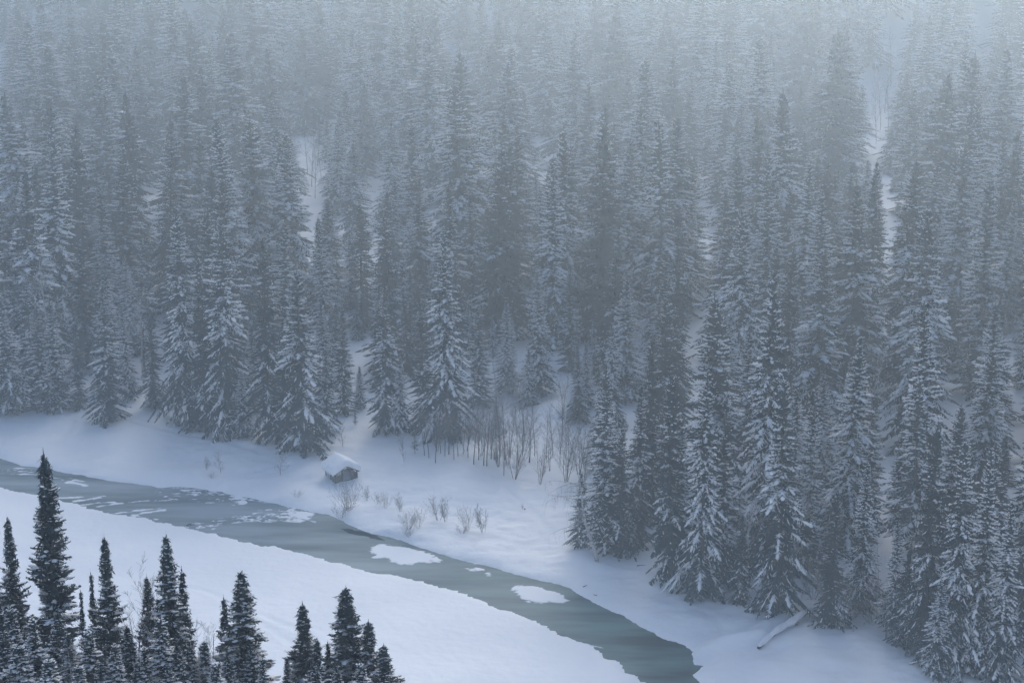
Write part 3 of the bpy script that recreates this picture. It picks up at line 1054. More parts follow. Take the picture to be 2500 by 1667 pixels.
for x, y, z, h, kind in near_set:
    fam = kind.split('_')[0]
    place_tree(kind, x, y, h, cand_rng.uniform(0.95, 1.4) * (1 + 0.35 * float(sstep(250, 360, y))), look[fam], GROUPS[fam], cand_rng.uniform(0, 6.28),
               (cand_rng.normal(0, .025), cand_rng.normal(0, .025)), z=z)

# --- the wood farther up the slope: one mass
fr = np.random.default_rng(9)
fx = np.array([p[:4] for p in fx])
pm = bpy.data.meshes.new('distant_forest')
pm.from_pydata([tuple(p[:3]) for p in fx], [], [])
a_ = pm.attributes.new('tree_scale', 'FLOAT', 'POINT')
a_.data.foreach_set('value', (fx[:, 3] / 20).astype(np.float32))
a_ = pm.attributes.new('tree_turn', 'FLOAT', 'POINT')
a_.data.foreach_set('value', fr.uniform(0, 6.28, len(fx)).astype(np.float32))
a_ = pm.attributes.new('tree_kind', 'INT', 'POINT')
a_.data.foreach_set('value', fr.integers(0, 7, len(fx)).astype(np.int32))
fo = link('distant_forest', pm)
tag(fo, 'snowy spruce wood fading into mist high on the slope', 'forest', None, 'stuff')
ng = bpy.data.node_groups.new('forest', 'GeometryNodeTree')
ng.interface.new_socket('Geometry', in_out='INPUT', socket_type='NodeSocketGeometry')
ng.interface.new_socket('Geometry', in_out='OUTPUT', socket_type='NodeSocketGeometry')
gi, go = ng.nodes.new('NodeGroupInput'), ng.nodes.new('NodeGroupOutput')
jn = ng.nodes.new('GeometryNodeJoinGeometry')


def attr(name, typ):
    n = ng.nodes.new('GeometryNodeInputNamedAttribute')
    n.data_type = typ
    n.inputs['Name'].default_value = name
    return n.outputs[0]


sc_a, tu_a, ki_a = attr('tree_scale', 'FLOAT'), attr('tree_turn', 'FLOAT'), attr('tree_kind', 'INT')
wide = ng.nodes.new('ShaderNodeMath')
wide.operation = 'MULTIPLY'
wide.inputs[1].default_value = 1.75
ng.links.new(sc_a, wide.inputs[0])
svec = ng.nodes.new('ShaderNodeCombineXYZ')
ng.links.new(wide.outputs[0], svec.inputs['X'])
ng.links.new(wide.outputs[0], svec.inputs['Y'])
ng.links.new(sc_a, svec.inputs['Z'])
rot = ng.nodes.new('ShaderNodeCombineXYZ')
ng.links.new(tu_a, rot.inputs['Z'])
src_trees = {}
for o in list(COL.objects):
    if o.type == 'EMPTY' and o.get('category') == 'spruce':
        c = [q for q in o.children if q.name.startswith('crown')][0]
        src_trees.setdefault(c.data.name, (c, c.children[0]))
for q, kind in enumerate(['slim_a', 'laden_b', 'mid_c', 'slim_b', 'mid_b', 'broad_b', 'mid_a']):
    ip = ng.nodes.new('GeometryNodeInstanceOnPoints')
    cmpn = ng.nodes.new('FunctionNodeCompare')
    cmpn.data_type = 'INT'
    cmpn.operation = 'EQUAL'
    ng.links.new(ki_a, cmpn.inputs[2])
    cmpn.inputs[3].default_value = q
    ng.links.new(cmpn.outputs[0], ip.inputs['Selection'])
    ng.links.new(gi.outputs[0], ip.inputs['Points'])
    j2 = ng.nodes.new('GeometryNodeJoinGeometry')
    for ob in src_trees['spruce_' + kind + '_crown']:
        oi = ng.nodes.new('GeometryNodeObjectInfo')
        oi.inputs['Object'].default_value = ob
        oi.transform_space = 'ORIGINAL'
        ng.links.new(oi.outputs['Geometry'], j2.inputs[0])
    ng.links.new(j2.outputs[0], ip.inputs['Instance'])
    ng.links.new(rot.outputs[0], ip.inputs['Rotation'])
    ng.links.new(svec.outputs[0], ip.inputs['Scale'])
    ng.links.new(ip.outputs[0], jn.inputs[0])
ng.links.new(jn.outputs[0], go.inputs[0])
md = fo.modifiers.new('forest', 'NODES')
md.node_group = ng


# ------------------------------------------------------------------ bare trees, saplings and shrubs
def grow(seed, H, stems=1, spread=0.25, twig=1.0, base_r=0.10, upright=0.6, first=0.25, levels=3, lean=(0, 0), nbr=14):
    """segments of a leafless tree: list of polylines (points, radii, level)"""
    rng = np.random.default_rng(seed)
    out = []

    def limb(p, d, length, r, lev):
        n = max(3, int(4 + 3 * (2 - lev)))
        pts, rad = [np.array(p)], [r]
        d = np.array(d, float)
        for i in range(n):
            d = d + rng.normal(0, (0.045 if lev == 0 else 0.15), 3)
            d[2] += upright * 0.12 * (1 if lev else 0.4)
            d /= np.linalg.norm(d)
            pts.append(pts[-1] + d * length / n)
            rad.append(max(r * (1 - 0.85 * (i + 1) / n), 0.005))
        out.append((np.array(pts), np.array(rad), lev))
        if lev + 1 >= levels:
            return
        m = int((nbr if lev == 0 else nbr * 0.55) * twig)
        for k in range(m):
            t = first + (1 - first) * (k + rng.random()) / m if lev == 0 else rng.uniform(0.2, 1)
            f = t * n
            i = min(int(f), n - 1)
            q = pts[i] + (pts[i + 1] - pts[i]) * (f - i)
            a = rng.uniform(0, 6.283)
            ax = norm(pts[i + 1] - pts[i])
            per = norm(np.cross(ax, np.array([math.cos(a), math.sin(a), 0.2])))
            dd = norm(ax * upright + per * (1.1 - upright * 0.6) + np.array([0, 0, 0.12]))
            ll = length * rng.uniform(0.22, 0.42) * (1.15 - 0.6 * t) * (1.0 if lev == 0 else 0.8)
            limb(q, dd, ll, max(r * (1 - 0.85 * t) * 0.5, 0.007), lev + 1)

    for s in range(stems):
        a = rng.uniform(0, 6.283)
        k = spread * rng.uniform(0.3, 1.0) if stems > 1 else spread * 0.3
        d = norm(np.array([math.cos(a) * k + lean[0], math.sin(a) * k + lean[1], 1.0]))
        limb((math.cos(a) * 0.12 * (stems > 1), math.sin(a) * 0.12 * (stems > 1), -0.25), d, H * rng.uniform(0.75, 1.0) if stems > 1 else H, base_r, 0)
    return out


def bare_mesh(name, segs, bark, snow=0.5, seed=0):
    rng = np.random.default_rng(seed)
    gt, gb, gs = Geo(), Geo(), Geo()
    for pts, rad, lev in segs:
        tube(gt if lev == 0 else gb, pts, rad, 6 if lev == 0 else 3)
        if lev >= 1 and snow > 0:
            p0, p1 = pts[:-1], pts[1:]
            m = rng.random(len(p0)) < snow
            sl = np.abs(norm(p1 - p0)[:, 2]) < 0.85
            m &= sl
            if m.any():
                kites(gs, p0[m], p1[m], np.maximum(rad[:-1][m] * 1.1, 0.016), 0.2, 0.02)
    return (gt.mesh(name + '_trunk', bark, True), gb.mesh(name + '_branches', M['twig'] if bark is M['twig'] else bark),
            gs.mesh(name + '_snow', M['snow_load']) if gs.n else None)


BARE = {
    'tall_a': (bare_mesh('bare_a', grow(1, 10, 1, 0.06, 1.9, 0.085, 0.68, 0.30), M['twig'], 0.25, 1), 10),
    'tall_b': (bare_mesh('bare_b', grow(2, 10, 1, 0.10, 1.9, 0.08, 0.62, 0.35), M['twig'], 0.25, 2), 10),
    'tall_c': (bare_mesh('bare_c', grow(3, 10, 2, 0.16, 1.7, 0.07, 0.65, 0.25), M['twig'], 0.3, 3), 10),
    'vase_a': (bare_mesh('bare_d', grow(4, 8, 5, 0.40, 1.6, 0.045, 0.68, 0.15), M['twig'], 0.2, 4), 8),
    'vase_b': (bare_mesh('bare_e', grow(5, 8, 4, 0.26, 1.6, 0.045, 0.72, 0.15), M['twig'], 0.2, 5), 8),
    'crown_a': (bare_mesh('bare_f', grow(6, 18, 1, 0.2, 1.7, 0.16, 0.35, 0.30), M['birch'], 0.75, 6), 18),
    'crown_b': (bare_mesh('bare_g', grow(7, 18, 1, 0.3, 1.6, 0.15, 0.45, 0.40), M['birch'], 0.7, 7), 18),
    'shrub_a': (bare_mesh('shrub_a', grow(8, 3, 24, 0.95, 0.55, 0.013, 0.62, 0.3), M['twig'], 0.12, 8), 3),
    'shrub_b': (bare_mesh('shrub_b', grow(9, 3, 10, 0.75, 0.7, 0.013, 0.62, 0.25), M['twig'], 0.12, 9), 3),
    'shrub_c': (bare_mesh('shrub_c', grow(10, 3, 6, 0.45, 1.0, 0.014, 0.65, 0.2), M['twig'], 0.12, 10), 3),
    'sapling': (bare_mesh('sapling', grow(11, 3, 1, 0.1, 1.6, 0.026, 0.5, 0.12, 3), M['twig'], 0.2, 11), 3),
}


def place_bare(kind, x, y, z, h, label, cat, group=None, name='bare_tree', wf=1.0, rz=None, lean=(0, 0)):
    (tr, br, sn), H = BARE[kind]
    e = bpy.data.objects.new(name, None)
    COL.objects.link(e)
    e.location = (x, y, z)
    s = h / H
    e.scale = (s * wf, s * wf, s)
    e.rotation_euler = (lean[0], lean[1], rng.uniform(0, 6.28) if rz is None else rz)
    link('stem' if 'shrub' in kind else 'trunk', tr, e)
    c = link('branches', br, e)
    c['kind'] = 'stuff'
    if sn:
        link('snow_load', sn, c)['kind'] = 'stuff'
    tag(e, label, cat, group)
    return e


def bare_at(u, v, hpx, kind, label, cat='bare tree', group=None, name='bare_tree', wf=1.0, s=D, **kw):
    x, y, z = ground(u * s, v * s)
    h = hpx * s * math.hypot(y, CAM_H) / F_PX / 0.95
    return place_bare(kind, x, y, z, h, label, cat, group, name, wf, **kw)


G = 'bare saplings of the grove'
grove_lab = 'slim leafless tree in the bare grove below the big drooping spruce'
for u, v, h, k in [(975, 1040, 85, 'tall_a'), (985, 1046, 95, 'tall_b'), (1000, 1057, 100, 'tall_a'), (1012, 1035, 95, 'tall_b'), (1022, 1042, 90, 'tall_a'),
                   (1032, 1038, 100, 'tall_c'), (1043, 1050, 110, 'tall_b'), (1052, 1042, 105, 'tall_a'), (1064, 1036, 100, 'tall_b'), (1075, 1045, 110, 'tall_a'),
                   (1088, 1060, 120, 'tall_a'), (1098, 1050, 115, 'tall_c'), (1111, 1063, 130, 'tall_b'), (1118, 1064, 125, 'tall_a'), (1128, 1048, 120, 'tall_a'),
                   (1140, 1058, 120, 'tall_b'), (1150, 1040, 120, 'tall_c'), (1160, 1050, 120, 'tall_a'), (1172, 1045, 115, 'tall_b'), (1200, 1040, 115, 'tall_a'),
                   (1215, 1056, 110, 'tall_c'), (1228, 1040, 100, 'tall_b'), (1190, 1060, 110, 'tall_a'),
                   (1005, 1030, 85, 'vase_b'), (1070, 1030, 95, 'vase_a'), (1105, 1040, 100, 'vase_b'), (1145, 1065, 95, 'vase_a'), (1168, 1062, 100, 'vase_b'),
                   (1125, 1025, 100, 'vase_a'), (1205, 1030, 100, 'vase_b'), (1255, 1050, 90, 'tall_b'), (1270, 1040, 95, 'tall_a'), (1262, 1075, 80, 'tall_c')]:
    bare_at(u, v + 6, h * 1.2, k, grove_lab, 'bare tree', G, wf=1.0)
bare_at(1158, 1092, 70, 'tall_c', 'crooked bare sapling leaning at the front of the grove', lean=(0.1, -0.15))
bare_at(1182, 1100, 120, 'vase_a', 'many-stemmed bare tree fanning out in front of the grove', wf=1.1)
bare_at(1240, 1112, 118, 'vase_b', 'narrow vase-shaped bare tree standing alone on the snow', wf=0.9)
bare_at(1300, 1106, 155, 'vase_a', 'tall many-stemmed bare tree below the snow-buried stump', wf=1.0)
bare_at(1285, 1070, 130, 'tall_c', 'pale bare tree behind the tall many-stemmed one', wf=0.9)
bare_at(1330, 1090, 160, 'vase_b', 'bare tree brushing the forest corner', wf=0.9)
bare_at(1345, 1140, 150, 'tall_c', 'fine-twigged bare tree beside the corner spruces', wf=0.9)
bare_at(928, 1060, 62, 'sapling', 'thin bare sapling before the little fir', 'sapling', None, 'sapling_tree', 0.7)
bare_at(788, 1026, 62, 'sapling', 'thin bare sapling above the shelter', 'sapling', None, 'sapling_tree', 0.9)
bare_at(643, 1091, 58, 'sapling', 'twiggy bare sapling on the open snow near the shelter', 'sapling', None, 'sapling_tree', 1.3)
bare_at(508, 1086, 52, 'sapling', 'small bare sapling on the snowy bank upstream', 'sapling', None, 'sapling_tree', 1.1)
bare_at(475, 1078, 36, 'shrub_c', 'faint twig bush beside the upstream sapling', 'shrub', None, 'shrub', 1.0)
# willow shrubs along the bank
for u, v, h, k, wf, lab in [
    (800, 1172, 78, 'shrub_a', 0.75, 'large fan-shaped willow bush below the shelter'),
    (782, 1190, 50, 'shrub_b', 0.9, 'sprawling twig bush at the foot of the large willow'),
    (842, 1150, 38, 'shrub_c', 0.9, 'small upright twig bush next to the large willow'),
    (868, 1158, 32, 'shrub_b', 0.9, 'low twig bush midway along the bank'),
    (884, 1166, 40, 'shrub_b', 1.0, 'round twig bush midway along the bank'),
    (921, 1176, 48, 'shrub_c', 0.9, 'narrow twig bush alone on the bank'),
    (938, 1215, 48, 'shrub_a', 0.9, 'low wide twig bush near the water'),
    (962, 1212, 56, 'shrub_b', 0.9, 'brushy twig bush beside the low wide one'),
    (940, 1232, 26, 'shrub_b', 1.3, 'half-buried twigs by the river edge'),
    (1008, 1194, 66, 'shrub_b', 0.8, 'leafless bush with two main stems'),
    (1024, 1198, 58, 'shrub_c', 0.8, 'leafless bush next to the two-stemmed one'),
    (1074, 1216, 66, 'shrub_b', 0.75, 'bare bush of a close pair on the bank'),
    (1110, 1222, 70, 'shrub_c', 1.0, 'feathery bare bush of a close pair on the bank'),
    (1062, 1224, 26, 'shrub_b', 1.5, 'fine twigs in the snow by the bare pair'),
    (683, 1142, 22, 'shrub_b', 1.4, 'faint twigs poking out of the bank snow'),
    (488, 1098, 18, 'shrub_b', 1.6, 'sparse twigs under the upstream sapling'),
    (1200, 1170, 14, 'shrub_c', 1.0, 'single twig tuft on the open snow')]:
    bare_at(u, v, h, k, lab, 'shrub', 'willow bushes along the bank', 'willow_shrub', wf)
# bare crowns among the spruces
for u, v, h, k, lab in [
    (1690, 1378, 330, 'crown_a', 'bare grey tree with snow-lined limbs on the river terrace'),
    (2085, 1440, 330, 'crown_b', 'tall bare birch arching over the frosted small spruce'),
    (1935, 1200, 420, 'crown_a', 'bare snow-lined birch deep behind the fallen log'),
    (1640, 1030, 330, 'crown_b', 'bare birch above the forest corner'),
    (130, 880, 300, 'crown_a', 'bare birch behind the close spruce pair'),
    (330, 880, 260, 'crown_b', 'bare birch in the upstream hollow'),
    (590, 960, 190, 'crown_a', 'bare birch hidden between tall layered spruces'),
    (1140, 985, 210, 'crown_a', 'bare birch rising above the sapling grove'),
    (1065, 985, 170, 'crown_b', 'low bare birch under the big drooping spruce'),
    (1205, 1000, 190, 'crown_b', 'twiggy bare birch at the head of the grove'),
    (1290, 1000, 160, 'tall_c', 'bare double-stemmed tree beside the snow-buried stump'),
    (1820, 1330, 300, 'crown_b', 'bare birch behind the great open-boughed spruce'),
    (2010, 1430, 190, 'crown_a', 'snow-caught bare tree past the fallen log'),
    (2330, 1530, 330, 'tall_a', 'straight bare stem at the downstream end'),
    (1880, 1400, 130, 'crown_a', 'twisted bare tree at the root of the fallen log'),
    (1960, 1450, 120, 'crown_b', 'snow-bent bare tree near the thin-crowned spruce')]:
    bare_at(u, v, h, k, lab)
# undergrowth: snowy brush and small bare trees on the forest floor near the edge
ug = np.random.default_rng(14)
for u, v in [(1500, 1262), (1580, 1330), (1650, 1345), (1730, 1365), (1830, 1375), (1870, 1385), (1940, 1425), (2000, 1440), (2030, 1470), (2090, 1490),
             (2140, 1520), (2200, 1550), (2270, 1560), (2320, 1565), (1925, 1400), (1850, 1350), (1780, 1330), (2060, 1430), (1560, 1290), (1620, 1310),
             (1690, 1320), (2110, 1460), (2010, 1400), (1960, 1370), (2180, 1500), (2250, 1520), (2340, 1530), (1890, 1340)]:
    bare_at(u + ug.uniform(-12, 12), v - ug.uniform(0, 14), ug.uniform(55, 130), ['vase_a', 'crown_a', 'tall_c', 'crown_b', 'shrub_a'][ug.integers(0, 5)],
            'low snow-dusted bare brush on the forest floor near the fallen log', 'brush', 'bare brush under the downstream spruces', 'brush_tree', ug.uniform(0.9, 1.4))
# thin bare trees in the narrow clearings
for u, v, h in [(706, 400, 110), (716, 430, 120), (724, 455, 110), (730, 380, 100), (738, 415, 90), (2022, 300, 130), (2032, 260, 120), (2046, 200, 120), (2012, 330, 120), (2040, 300, 110)]:
    bare_at(u, v, h, 'tall_b' if u % 4 else 'tall_a', 'thin leafless tree standing in a narrow snowy clearing of the forest', 'bare tree', 'bare trees in the clearings', wf=0.9)
# bare trees of the near slope
for u, v, y, k, lab in [(324, 1440, 57, 'tall_a', 'straight bare tree between dark near-slope spruces'),
                        (302, 1434, 58, 'tall_b', 'pale bare tree beside the straight bare one'),
                        (478, 1505, 57, 'tall_b', 'bare tree in the gap before the broad layered spruce'),
                        (503, 1528, 58, 'tall_a', 'thin bare tree close to the broad layered spruce'),
                        (335, 1530, 54, 'crown_a', 'snow-lined bare tree low on the near slope'),
                        (180, 1590, 52, 'crown_b', 'snow-bowed bare tree under the tallest dark spruce'),
                        (470, 1600, 53, 'crown_a', 'bare tree arching beneath the pointed spruce')]:
    d = ray(u, v)
    t = y / d[1]
    zg = tz(d[0] * t, y)
    place_bare(k, d[0] * t, y, zg, CAM_H + d[2] * t - zg, lab, 'bare tree', 'bare trees on the near slope')

# small conifers on the snow
for u, v, vt, w, kind, lab in [(953, 1041, 985, 26, 'open_b', 'little bluish fir standing before the bare grove'),
                               (816, 976, 938, 16, 'open_a', 'tiny spindly fir on the snow above the shelter'),
                               (1137, 1055, 1028, 12, 'slim_a', 'knee-high fir among the bare saplings')]:
    x, y, z = ground(u * D, v * D)
    h = top_height(x, y, z, vt * D)
    place_tree(kind, x, y, h, 1.2, lab, None, 1.0, z=z, cat='fir', name='young_fir')

# leaning birch at the forest corner
segs = []
br = np.random.default_rng(31)
x0, y0, z0 = ground(1372 * D, 1288 * D)
pxm = math.hypot(y0, CAM_H) / F_PX
trunk_px = [(1372, 1292), (1366, 1262), (1353, 1225), (1342, 1190), (1336, 1155), (1333, 1120), (1326, 1080)]
tp = np.array([((a - 1372) * D * pxm, -0.30 * i, -(c - 1288) * D * pxm / 0.95) for i, (a, c) in enumerate(trunk_px)])
segs.append((tp, np.linspace(0.27, 0.04, len(tp)), 0))
for k in range(30):
    t = br.uniform(0.35, 1.0) * (len(tp) - 1)
    i = min(int(t), len(tp) - 2)
    q = tp[i] + (tp[i + 1] - tp[i]) * (t - i)
    a = br.uniform(0, 6.28)
    left = br.random() < 0.65
    d = np.array([-1.0 if left else math.cos(a), 0.5 * math.sin(a), 0.25])
    n, ln = 7, br.uniform(1.2, 3.8) * (1.2 if left else 0.7)
    pts = [q]
    d = norm(d)
    for j in range(n):
        d = norm(d + br.normal(0, 0.12, 3) + np.array([0, 0, -0.10]))
        pts.append(pts[-1] + d * ln / n)
    pts = np.array(pts)
    segs.append((pts, np.linspace(0.045, 0.008, n + 1), 1))
    for j in range(9):     # weeping twigs
        i2 = br.integers(2, n + 1)
        dd = norm(np.array([br.normal(0, .3), br.normal(0, .3), -1.0]))
        tl = br.uniform(0.3, 1.3)
        segs.append((np.array([pts[i2], pts[i2] + dd * tl * 0.5, pts[i2] + (dd + [0, 0, -.3]) * tl]), np.array([0.010, 0.008, 0.006]), 2))
mt, mb, ms = bare_mesh('leaning_birch', segs, M['birch'], 0.7, 31)
e = bpy.data.objects.new('leaning_birch', None)
COL.objects.link(e)
e.location = (x0, y0, z0)
link('trunk', mt, e)
c = link('branches', mb, e)
c['kind'] = 'stuff'
link('snow_load', ms, c)['kind'] = 'stuff'
tag(e, 'leaning pale birch with weeping snow-lined branches at the forest corner', 'birch')


# ------------------------------------------------------------------ fallen trunks and the buried stump
def snow_log(name, a_px, b_px, r0, r1, label, bend=0.15, lift0=0.0, lift1=0.0, seed=1, stubs=3):
    rg = np.random.default_rng(seed)
    A_ = np.array(ground(*a_px)); B_ = np.array(ground(*b_px))
    n = 12
    e = bpy.data.objects.new(name, None)
    COL.objects.link(e)
    e.location = A_
    pts = []
    for i in range(n + 1):
        t = i / n
        p = A_ + (B_ - A_) * t
        zz = max(tz(p[0], p[1]), A_[2] + (B_[2] - A_[2]) * t) + 0.12 + lift0 * (1 - t) + lift1 * t + bend * math.sin(math.pi * t)
        pts.append(np.array([p[0], p[1], zz]) - A_ + rg.normal(0, 0.03, 3))
    pts = np.array(pts)
    g = Geo()
    tube(g, pts, np.linspace(r0, r1, n + 1), 8)
    link('trunk', g.mesh(name + '_trunk', M['bark'], True), e)
    g = Geo()
    k = 40
    cp_ = np.array([np.interp(np.linspace(0, n, k), np.arange(n + 1), pts[:, j]) for j in range(3)]).T
    rr = np.interp(np.linspace(0, n, k), np.arange(n + 1), np.linspace(r0, r1, n + 1)) * (1.45 + 1.0 * vnoise(np.arange(k) * 0.45, np.zeros(k), seed))
    cp_[:, 2] += np.linspace(r0, r1, k) * 0.75
    rr[0] *= 0.4; rr[-1] *= 0.4
    tube(g, cp_, rr, 9)
    link('snow_cap', g.mesh(name + '_snow', M['snow_load'], True), e)
    for q in range(stubs):
        t = rg.uniform(0.2, 0.95)
        p = np.array([np.interp(t * n, np.arange(n + 1), pts[:, j]) for j in range(3)])
        d = norm(np.array([rg.normal(0, .6), -0.5, rg.uniform(-.3, .8)]))
        g = Geo()
        tube(g, [p, p + d * 0.35, p + d * 0.7 + np.array([0, 0, .08])], [0.05, 0.035, 0.012], 5)
        link('branch_stub', g.mesh('stub', M['bark'], True), e)
    tag(e, label, 'fallen trunk')
    return e


snow_log('fallen_log', (1850, 1583), (1992, 1494), 0.16, 0.28, 'long snow-capped log lying from the riverbank into the forest', 0.1, 0.0, 0.55, 3, 2)
snow_log('fallen_tree', (2368, 1650), (2288, 1588), 0.30, 0.20, 'snow-capped fallen trunk at the downstream forest edge', 0.2, 0.1, 1.1, 4, 4)

# snow-buried stump with a broken spike
x0, y0, z0 = ground(1392, 1012)
e = bpy.data.objects.new('buried_stump', None)
COL.objects.link(e)
e.location = (x0, y0, z0)


def blob(parts, seed, res=14):
    g = Geo()
    rg = np.random.default_rng(seed)
    for (cx, cyy, cz, rx_, ry_, rz_) in parts:
        th = np.linspace(0, np.pi, res)
        ph = np.linspace(0, 2 * np.pi, 2 * res, endpoint=False)
        T, Pp = np.meshgrid(th, ph, indexing='ij')
        wob = 1 + 0.22 * fbm(np.cos(Pp) * 1.3 + cx * 3, T * 1.3 + np.sin(Pp), seed, 3)
        v = np.stack([cx + rx_ * np.sin(T) * np.cos(Pp) * wob, cyy + ry_ * np.sin(T) * np.sin(Pp) * wob, cz + rz_ * np.cos(T) * wob], -1).reshape(-1, 3)
        f = []
        m2 = 2 * res
        for i in range(res - 1):
            for j in range(m2):
                a_, b_ = i * m2 + j, i * m2 + (j + 1) % m2
                f += [(a_, a_ + m2, b_), (b_, a_ + m2, b_ + m2)]
        g.add(v, f)
    return g


g = Geo()
tube(g, [(0, 0, -0.3), (0.02, 0, 1.2), (-0.1, 0.05, 2.6), (-0.38, 0.1, 4.4)], [0.38, 0.34, 0.28, 0.05], 9)
link('trunk', g.mesh('stump_trunk', M['bark'], True), e)
link('snow_cap', blob([(-0.02, -0.1, 1.3, 0.62, 0.6, 1.5), (0.40, -0.05, 2.5, 0.75, 0.55, 0.5), (-0.12, 0, 2.9, 0.36, 0.36, 0.8), (-0.28, 0.05, 3.8, 0.20, 0.2, 0.75),
                       (-0.9, -0.5, 0.15, 1.2, 1.1, 0.9), (0.5, -0.6, 0.15, 0.8, 0.8, 0.6), (-2.1, -0.8, -0.15, 1.3, 1.3, 0.7)], 3).mesh('stump_snow', M['snow_load'], True), e)
for rx0, rz0 in ((-1.6, 0.15), (-0.55, 0.12)):
    g = Geo()
    tube(g, [(rx0, -1.6, rz0), (rx0 + 0.15, -1.95, rz0 + 0.05), (rx0 + 0.35, -1.85, rz0 + 0.3)], [0.10, 0.08, 0.03], 6)
    link('root', g.mesh('root', M['bark'], True), e)
tag(e, 'tall broken stump wrapped in thick snow at the head of the grove', 'stump')

# small dark sticks and stones poking through the snow
for u, v, ln, lab in [(1534 * D / D, 1363, 0.7, 'bent dark stick lying at the foot of the terrace spruces'), (1547, 1352, 1.1, 'short upright snag below the terrace spruces'),
                      (1563, 1381, 0.5, 'lone dark stick on the slope below the snag'), (1420, 1432, 0.7, 'dark stick on the bank above the oval snow patch'),
                      (1455, 1453, 0.4, 'tiny dark twig on the downstream bank'), (1277, 1243, 0.6, 'stray twig on the wide open snow')]:
    x0, y0, z0 = ground(u, v)
    rg = np.random.default_rng(int(u))
    g = Geo()
    up = 0.9 if ln == 1.1 else 0.35
    tube(g, [(0, 0, -0.15), (rg.normal(0, .2), -0.1, up * ln * .5), (rg.normal(0, .5) * ln, -0.1, up * ln)], [0.07, 0.06, 0.02], 6)
    o = link('dead_stick', g.mesh('dead_stick', M['bark'], True))
    o.location = (x0, y0, z0)
    tag(o, lab, 'stick')

# ------------------------------------------------------------------ snowed-in shelter
cx0, cy0, cz0 = ground(819, 1180)
SH = bpy.data.objects.new('shelter', None)
COL.objects.link(SH)
SH.location = (cx0, cy0, cz0 - 0.35)
SH.rotation_euler = (0, 0, R(30))
SH.scale = (1.02, 1.02, 0.98)
tag(SH, 'small open wooden shelter with gabled roof under a thick snow cap', 'shelter')
WX, DY, HE, HR = 2.95, 2.9, 1.62, 2.42        # gable width, depth, eave and ridge height above the shelter floor


def box(name, a, b_, mat, parent, round_=0.0):
    (x0, y0, z0), (x1, y1, z1) = a, b_
    v = [(x0, y0, z0), (x1, y0, z0), (x1, y1, z0), (x0, y1, z0), (x0, y0, z1), (x1, y0, z1), (x1, y1, z1), (x0, y1, z1)]
    f = [(0, 3, 2, 1), (4, 5, 6, 7), (0, 1, 5, 4), (1, 2, 6, 5), (2, 3, 7, 6), (3, 0, 4, 7)]
    me = mesh_np(name, v, f)
    me.materials.append(mat)
    o = link(name, me, parent)
    bv = o.modifiers.new('edge', 'BEVEL')
    bv.width = 0.008
    bv.segments = 1
    return o


def beam(name, p, q, w, h, mat, parent):
    p, q = np.array(p, float), np.array(q, float)
    d = norm(q - p)
    up = np.array([0, 0, 1.0]) if abs(d[2]) < 0.95 else np.array([0, 1.0, 0])
    s_ = norm(np.cross(d, up)) * w / 2
    u_ = norm(np.cross(s_, d)) * h / 2
    v = [c_ + i * s_ + j * u_ for c_ in (p, q) for i, j in ((-1, -1), (1, -1), (1, 1), (-1, 1))]
    f = [(0, 1, 2, 3), (7, 6, 5, 4), (0, 4, 5, 1), (1, 5, 6, 2), (2, 6, 7, 3), (3, 7, 4, 0)]
    me = mesh_np(name, v, f)
    me.materials.append(mat)
    return link(name, me, parent)


pw = 0.14
for x, y in ((0, 0), (WX, 0), (0, DY), (WX, DY), (WX * 0.32, 0), (WX * 0.74, 0), (0, DY * 0.52)):
    top = HE if x in (0, WX) else HE + (HR - HE) * (1 - abs(x - WX / 2) / (WX / 2)) - 0.02
    box('post', (x - pw / 2, y - pw / 2, -0.3), (x + pw / 2, y + pw / 2, top), M['wood'], SH)
# rafters and plates
for y in (-0.12, DY + 0.12):
    beam('rafter', (-0.28, y, HE - 0.10), (WX / 2, y, HR + 0.05), 0.10, 0.16, M['wood'], SH)
    beam('rafter', (WX + 0.28, y, HE - 0.10), (WX / 2, y, HR + 0.05), 0.10, 0.16, M['wood'], SH)
for x in (0, WX):
    beam('wall_plate', (x, -0.1, HE - 0.02), (x, DY + 0.1, HE - 0.02), 0.14, 0.14, M['wood'], SH)
beam('tie_beam', (WX * 0.32, -0.02, HE + 0.42), (WX * 0.72, -0.02, HE + 0.42), 0.08, 0.12, M['wood'], SH)
# boarded half walls: gaps between slats
zb_ = [0.05, 0.26, 0.47, 0.68, 0.89, 1.14]
for z in zb_[:5]:
    box('board', (pw / 2, -0.045, z), (WX * 0.32 - pw / 2, 0.0, z + 0.165), M['wood'], SH)
    box('board', (WX * 0.74 + pw / 2, -0.045, z), (WX - pw / 2, 0.0, z + 0.185), M['wood'], SH)
for z in zb_:
    box('board', (-0.045, pw / 2, z), (0.0, DY * 0.52 - pw / 2, z + 0.165), M['wood'], SH)
    box('board', (WX, pw / 2, z), (WX + 0.045, DY - pw / 2, z + 0.185), M['wood'], SH)
for z in (1.10, 1.28):
    box('board', (WX * 0.74 + pw / 2, -0.045, z), (WX - pw / 2, 0.0, z + 0.13), M['wood'], SH)
for z in (1.12, 1.30):
    box('board', (pw / 2, -0.045, z), (WX * 0.32 - pw / 2, 0.0, z + 0.09), M['wood'], SH)
# low sills across the open bay and a bench
beam('rail', (WX * 0.32, -0.02, 0.50), (WX * 0.74, -0.02, 0.50), 0.05, 0.14, M['wood'], SH)
box('bench', (0.25, DY - 0.6, 0.55), (WX - 0.25, DY - 0.2, 0.62), M['wood'], SH)
